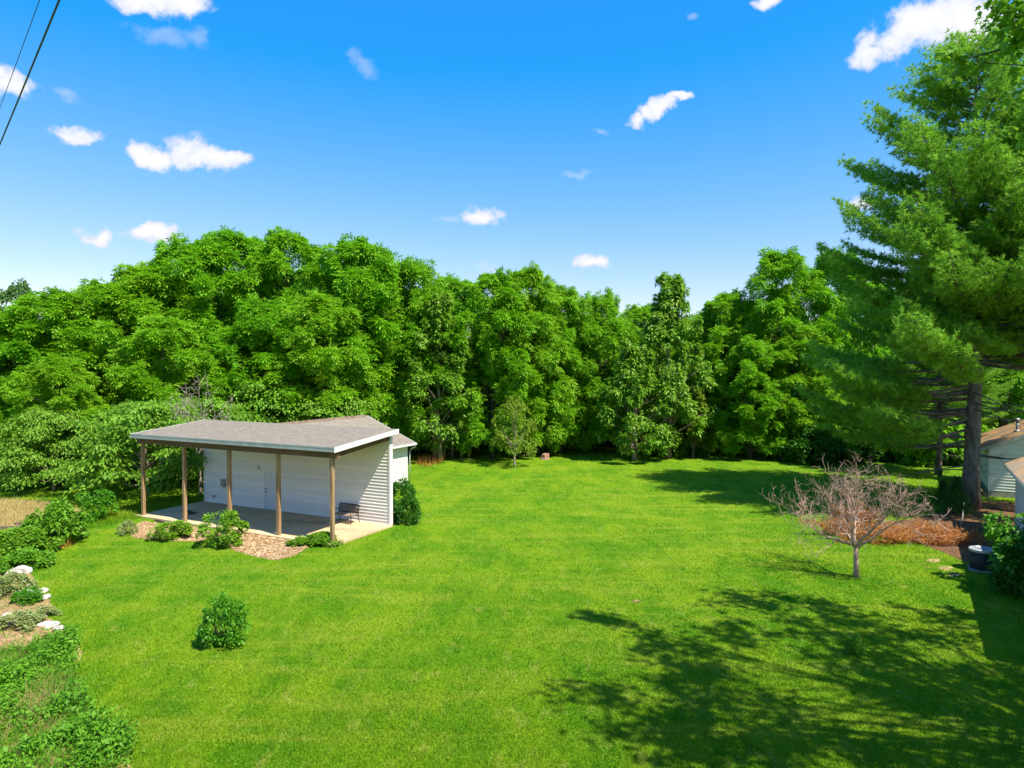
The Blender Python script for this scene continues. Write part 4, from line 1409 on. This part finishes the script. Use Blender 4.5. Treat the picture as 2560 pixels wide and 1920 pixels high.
PROTO['bare'] = bare_tree('bare', 12, 4.1, 2.35, M['twig'], .10, 6, .29, 1.35, .0062)
place('bare', 'bare_tree', gp(2147, 1446), 1.0, .86, 'leafless grey-brown small tree standing on the lawn', 'tree', None, sz=.97)
PROTO['deadtop'] = bare_tree('deadtop', 31, 4.0, 1.9, M['deadtwig'], .08, 4, .4, .9, .009)
place('deadtop', 'dead_branch_tree', (-18.6, 40.6), 0, 1.0, 'half dead grey twiggy tree poking out left of the shed', 'tree', None, sz=1.5)

# ------------------------------------------------------------------ brush pile and dead shrub
bp = gp(2260, 1352)
brush = empty('brush_pile', bp, 0, label='pile of orange-brown dead pine branches beside the pine', cat='brush pile')
r = np.random.default_rng(21)
nd_P, nd_D = [], []
for k in range(46):
    c = np.array([r.uniform(-3.0, 2.6), r.uniform(-.9, .9), .05 + r.random() * .35])
    c[1] += -.22 * c[0]
    a = r.normal() * .5 + (pi if r.random() < .5 else 0)
    d_ = np.array([cos(a), sin(a) * .6, r.uniform(-.02, .22)])
    Lb = r.uniform(.8, 1.9)
    pts_ = [c, c + d_ * Lb * .5 + np.array([0, 0, .06]), c + d_ * Lb]
    for p_ in pts_: p_[2] = max(p_[2], .03)
    MB().tube(pts_, [.022, .016, .005], 5).obj('dead_branch', M['brownstick'], brush)
    n = 60
    s = r.uniform(.1, 1, n)[:, None]
    nd_P.append(c + d_ * Lb * s + r.normal(size=(n, 3)) * np.array([.14, .14, .07])); nd_D.append(np.tile(d_, (n, 1)))
P = np.concatenate(nd_P); D = np.concatenate(nd_D)
k = np.repeat(np.arange(len(P)), 6)
dd = nrm(D[k] * .6 + sph(r, len(k)))
sd_ = nrm(np.cross(dd, sph(r, len(k)))) * .011
co = np.stack([P[k] - sd_, P[k] + dd * .17, P[k] + sd_], 1)
co[:, :, 2] = np.maximum(co[:, :, 2], .01)
tag(link('needles', polymesh('brush_needles', co, M['deadneedle']), brush), kind='stuff')

dsh = empty('dead_shrub', gp(2135, 1318), 0, label='dead orange shrub behind the bare tree', cat='shrub')
r = np.random.default_rng(23)
P, D = [], []
st = MB()
for k in range(46):
    a = r.uniform(0, 2 * pi); el_ = r.uniform(.15, 1.4)
    d_ = np.array([cos(a) * cos(el_) * 1.5, sin(a) * cos(el_), sin(el_)])
    Lb = r.uniform(.6, 1.15)
    st.tube([(0, 0, 0), d_ * Lb * .5, d_ * Lb], [.018, .012, .004], 4)
    n = 50
    s = r.uniform(.3, 1, n)[:, None]
    P.append(d_ * Lb * s + r.normal(size=(n, 3)) * .08); D.append(np.tile(d_, (n, 1)))
st.obj('stems', M['brownstick'], dsh)
P = np.concatenate(P); D = np.concatenate(D); k = np.repeat(np.arange(len(P)), 5)
dd = nrm(D[k] + sph(r, len(k)) * .8); sd_ = nrm(np.cross(dd, sph(r, len(k)))) * .013
co = np.stack([P[k] - sd_, P[k] + dd * .15, P[k] + sd_], 1); co[:, :, 2] = np.maximum(co[:, :, 2], .01)
link('foliage', polymesh('dead_shrub_foliage', co, M['deadneedle']), dsh)

# ground litter twigs, leaning sticks
st = MB().bar((0, 0, .06), (-.6, 1.1, 1.5), .16, .05).obj('leaning_board', M['timber']); st.location = gp(2478, 1254)
tag(st, 'weathered board leaning by the garage corner behind the pine', 'board')
st = MB().tube([(0, 0, .02), (.25, .25, .7), (.42, .45, 1.25)], [.04, .035, .025], 6).obj('leaning_stick', M['deadtwig'], None, True); st.location = gp(2408, 1330)
tag(st, 'grey broken stick leaning at the foot of the big pine', 'stick')
q = scatter(litter, 9000, 31)
blades('dead_needles', q, .03, .16, .02, M['deadneedle'], 32, 1.6, 'fallen brown pine needles on the ground under the big pine')

# ------------------------------------------------------------------ mulch chips
r = np.random.default_rng(41)
q = scatter(bed2, 5200, 42)
q = np.concatenate([q, scatter(bed1, 1500, 43)])
n = len(q)
P = np.concatenate([q, r.uniform(.008, .04, (n, 1))], 1)
Dv = nrm(np.concatenate([r.normal(size=(n, 2)), r.normal(size=(n, 1)) * .2], 1))
co = rhomb(P, Dv, nrm(np.array([0, 0, 1.]) + r.normal(size=(n, 3)) * .3), r.uniform(.05, .14, n), r.uniform(.03, .06, n))
tag(link('wood_chips', polymesh('wood_chips', co, M['chip'])), 'loose tan wood chips on the bed before the porch', kind='stuff')

# landscape timber in front of the slab, timbers at the left
o = MB().box(-1.1, 1.1, -.07, .07, 0, .12).obj('landscape_timber', M['timber']); o.location = gp(420, 1312); o.rotation_euler = (0, 0, -TH - .05)
tag(o, 'grey timber edging lying between the two left porch posts', 'timber')
for i, (px, py, L_, a, lab) in enumerate(((18, 1324, 2.6, .22, 'long old timber lying at the left edge below the tan grass'), (62, 1314, 1.1, .1, 'short weathered timber right of the long one at the left'))):
    o = MB().bar((-L_ / 2, 0, .06), (L_ / 2, 0, .06), .12, .14).obj('old_timber', M['timber']); o.location = gp(px, py); o.rotation_euler = (0, 0, a)
    tag(o, lab, 'timber')

# ------------------------------------------------------------------ white stones of the garden bed


def rock(loc, s, seed, label, rz=0):
    import bmesh
    bm = bmesh.new()
    bmesh.ops.create_icosphere(bm, subdivisions=3, radius=1)
    rr = random.Random(seed)
    pl = [(Vector((rr.gauss(0, 1), rr.gauss(0, 1), rr.gauss(0, .8))).normalized(), rr.uniform(.55, .9)) for _ in range(9)]
    from mathutils import noise as mn
    for v_ in bm.verts:
        for nn, dd_ in pl:
            e = v_.co.dot(nn) - dd_
            if e > 0: v_.co -= nn * e * .9
        v_.co *= 1 + .10 * mn.noise(v_.co * 2.2 + Vector((seed, 0, 0)))
        v_.co = Vector((v_.co.x * s[0], v_.co.y * s[1], v_.co.z * s[2] + s[2] * .45))
    me_ = bpy.data.meshes.new('stone'); bm.to_mesh(me_); bm.free()
    o = link('garden_stone', me_, mat=M['rock'])
    o.location = loc; o.rotation_euler = (0, 0, rz)
    tag(o, label, 'stone', 'white stones edging the garden bed')


stones = [(50, 1436, (.34, .26, .20), 'largest white stone at the far end of the garden bed'),
          (22, 1438, (.26, .2, .14), 'white stone just left of the largest one'),
          (54, 1461, (.16, .15, .10), 'small white stone below the largest one'),
          (66, 1470, (.12, .10, .08), 'tiny white stone by the grass edge below the small one'),
          (55, 1487, (.34, .14, .10), 'long flat white stone behind the dark low plant'),
          (99, 1486, (.17, .15, .12), 'white stone at the grass edge right of the dark low plant'),
          (107, 1502, (.20, .14, .11), 'white stone nearest the grass, under the other edge stone'),
          (91, 1552, (.13, .20, .12), 'upright white stone above the chalky bent row'),
          (100, 1570, (.28, .13, .10), 'long white stone at the left of the bent row'),
          (121, 1572, (.24, .14, .10), 'white stone in the middle of the bent row'),
          (137, 1582, (.15, .15, .12), 'white stone at the right tip of the bent row'),
          (8, 1548, (.16, .14, .10), 'white stone at the left edge of the photo')]
for i, (px, py, s, lab) in enumerate(stones): rock(gp(px, py), s, i * 3 + 1, lab, i * .8)

# ------------------------------------------------------------------ weeds in the lower left corner
wp = [gp(*p) for p in ((-160, 1635), (60, 1632), (140, 1606), (180, 1606), (168, 1660), (176, 1710), (200, 1780), (238, 1800), (215, 1840), (300, 1860), (310, 1905), (250, 1960), (-160, 1960))]
q = scatter(wp, 2300, 51)
r = np.random.default_rng(52)
big = np.sin(q[:, 0] * 1.9 + 1 + np.sin(q[:, 1] * 1.1)) * np.cos(q[:, 1] * 1.6 + np.sin(q[:, 0] * 2.3))
keepw = r.random(len(q)) < np.clip(.55 + big * .8, .05, 1)
q, big = q[keepw], big[keepw]
hh = .08 + .50 * np.clip(big * .6 + .45, 0, 1) * r.uniform(.5, 1.2, len(q)) + (r.random(len(q)) > .94) * .22
sz_ = r.uniform(.5, 1.35, len(q))
k = np.repeat(np.arange(len(q)), 22)
f = r.random(len(k))
P = np.stack([q[k, 0] + r.normal(size=len(k)) * .10, q[k, 1] + r.normal(size=len(k)) * .10, hh[k] * f ** .6], 1)
a = r.uniform(0, 2 * pi, len(k))
Dv = nrm(np.stack([np.cos(a), np.sin(a), r.normal(size=len(k)) * .5 + .15], 1))
Nn = nrm(np.array([0, 0, 1.]) + sph(r, len(k)) * .6)
L_ = r.uniform(.05, .13, len(k)) * sz_[k]
co = rhomb(P, Dv, Nn, L_, L_ * r.uniform(.3, .7, len(k)), droop=.2); co[:, :, 2] = np.maximum(co[:, :, 2], .008)
patch('weed_bed', wp, .003, M['mulch'], 'brown earth under the weeds in the lower left', 61)
blades('weed_grass', scatter(wp, 9000, 59), .12, .42, .016, M['weed'], 60, .6, 'rough grass blades between the weeds in the lower left')
tag(link('weeds', polymesh('weeds', co, M['weed'], np.clip(r.random(len(q))[k] * .6 + r.random(len(k)) * .4, 0, 1))), 'overgrown green weeds in the lower left corner', kind='stuff')
blades('dry_weed_grass', scatter(wp, 2600, 62), .10, .34, .016, M['weed_dry'], 63, .9, 'dry tan grass mixed with the weeds in the lower left')
dq = scatter([gp(*p) for p in ((-60, 1790), (120, 1745), (170, 1770), (120, 1850), (-60, 1870))], 420, 53)
blades('dead_stalks', dq, .3, .75, .014, M['dry'], 54, .9, 'dead tan stalks lying over the weeds in the lower left')
dq = scatter([gp(*p) for p in ((120, 1362), (135, 1345), (170, 1350), (172, 1372), (130, 1376))], 260, 55)
blades('dead_stalks', dq, .2, .6, .02, M['deadneedle'], 56, .6, 'brown dead stalks at the foot of the dense weed mound')
# rough taller grass fringe along fence of the lawn
blades('bed_weeds', scatter(gbed, 2600, 64), .05, .22, .022, M['weed'], 65, .9, 'sparse green weeds in the garden bed with white stones')
blades('bed_straw', scatter(gbed, 1500, 66), .04, .16, .02, M['weed_dry'], 67, 1.2, 'dry straw in the garden bed with white stones')
dq = np.concatenate([scatter([gp(*p) for p in ((180, 1290), (330, 1262), (420, 1255), (420, 1268), (340, 1300), (200, 1330))], 5000, 57)])
blades('tall_grass', dq, .08, .28, .03, M['blade'], 58, .5, 'taller green grass beside the porch under the layered tree')

# ------------------------------------------------------------------ overhead wires
for i, (p0, p1, h, rad, lab) in enumerate((((168, 0), (0, 388), 10.2, .0075, 'thick black overhead cable in the upper left corner'),
                                          ((119, 0), (0, 305), 10.9, .0035, 'thin overhead wire left of the thick cable'))):
    a, b = gp(*p0, z=h), gp(*p1, z=h)
    dv = (b - a)
    pts = [a + dv * s + Vector((0, 0, .012 * (s * s - s))) for s in (-6, -4, -2, -1, 0, .5, 1, 2, 3, 4.5, 6, 8)]
    o = MB().tube(pts, [rad] * len(pts), 6).obj('overhead_wire', M['wire'], None, True)
    tag(o, lab, 'wire')
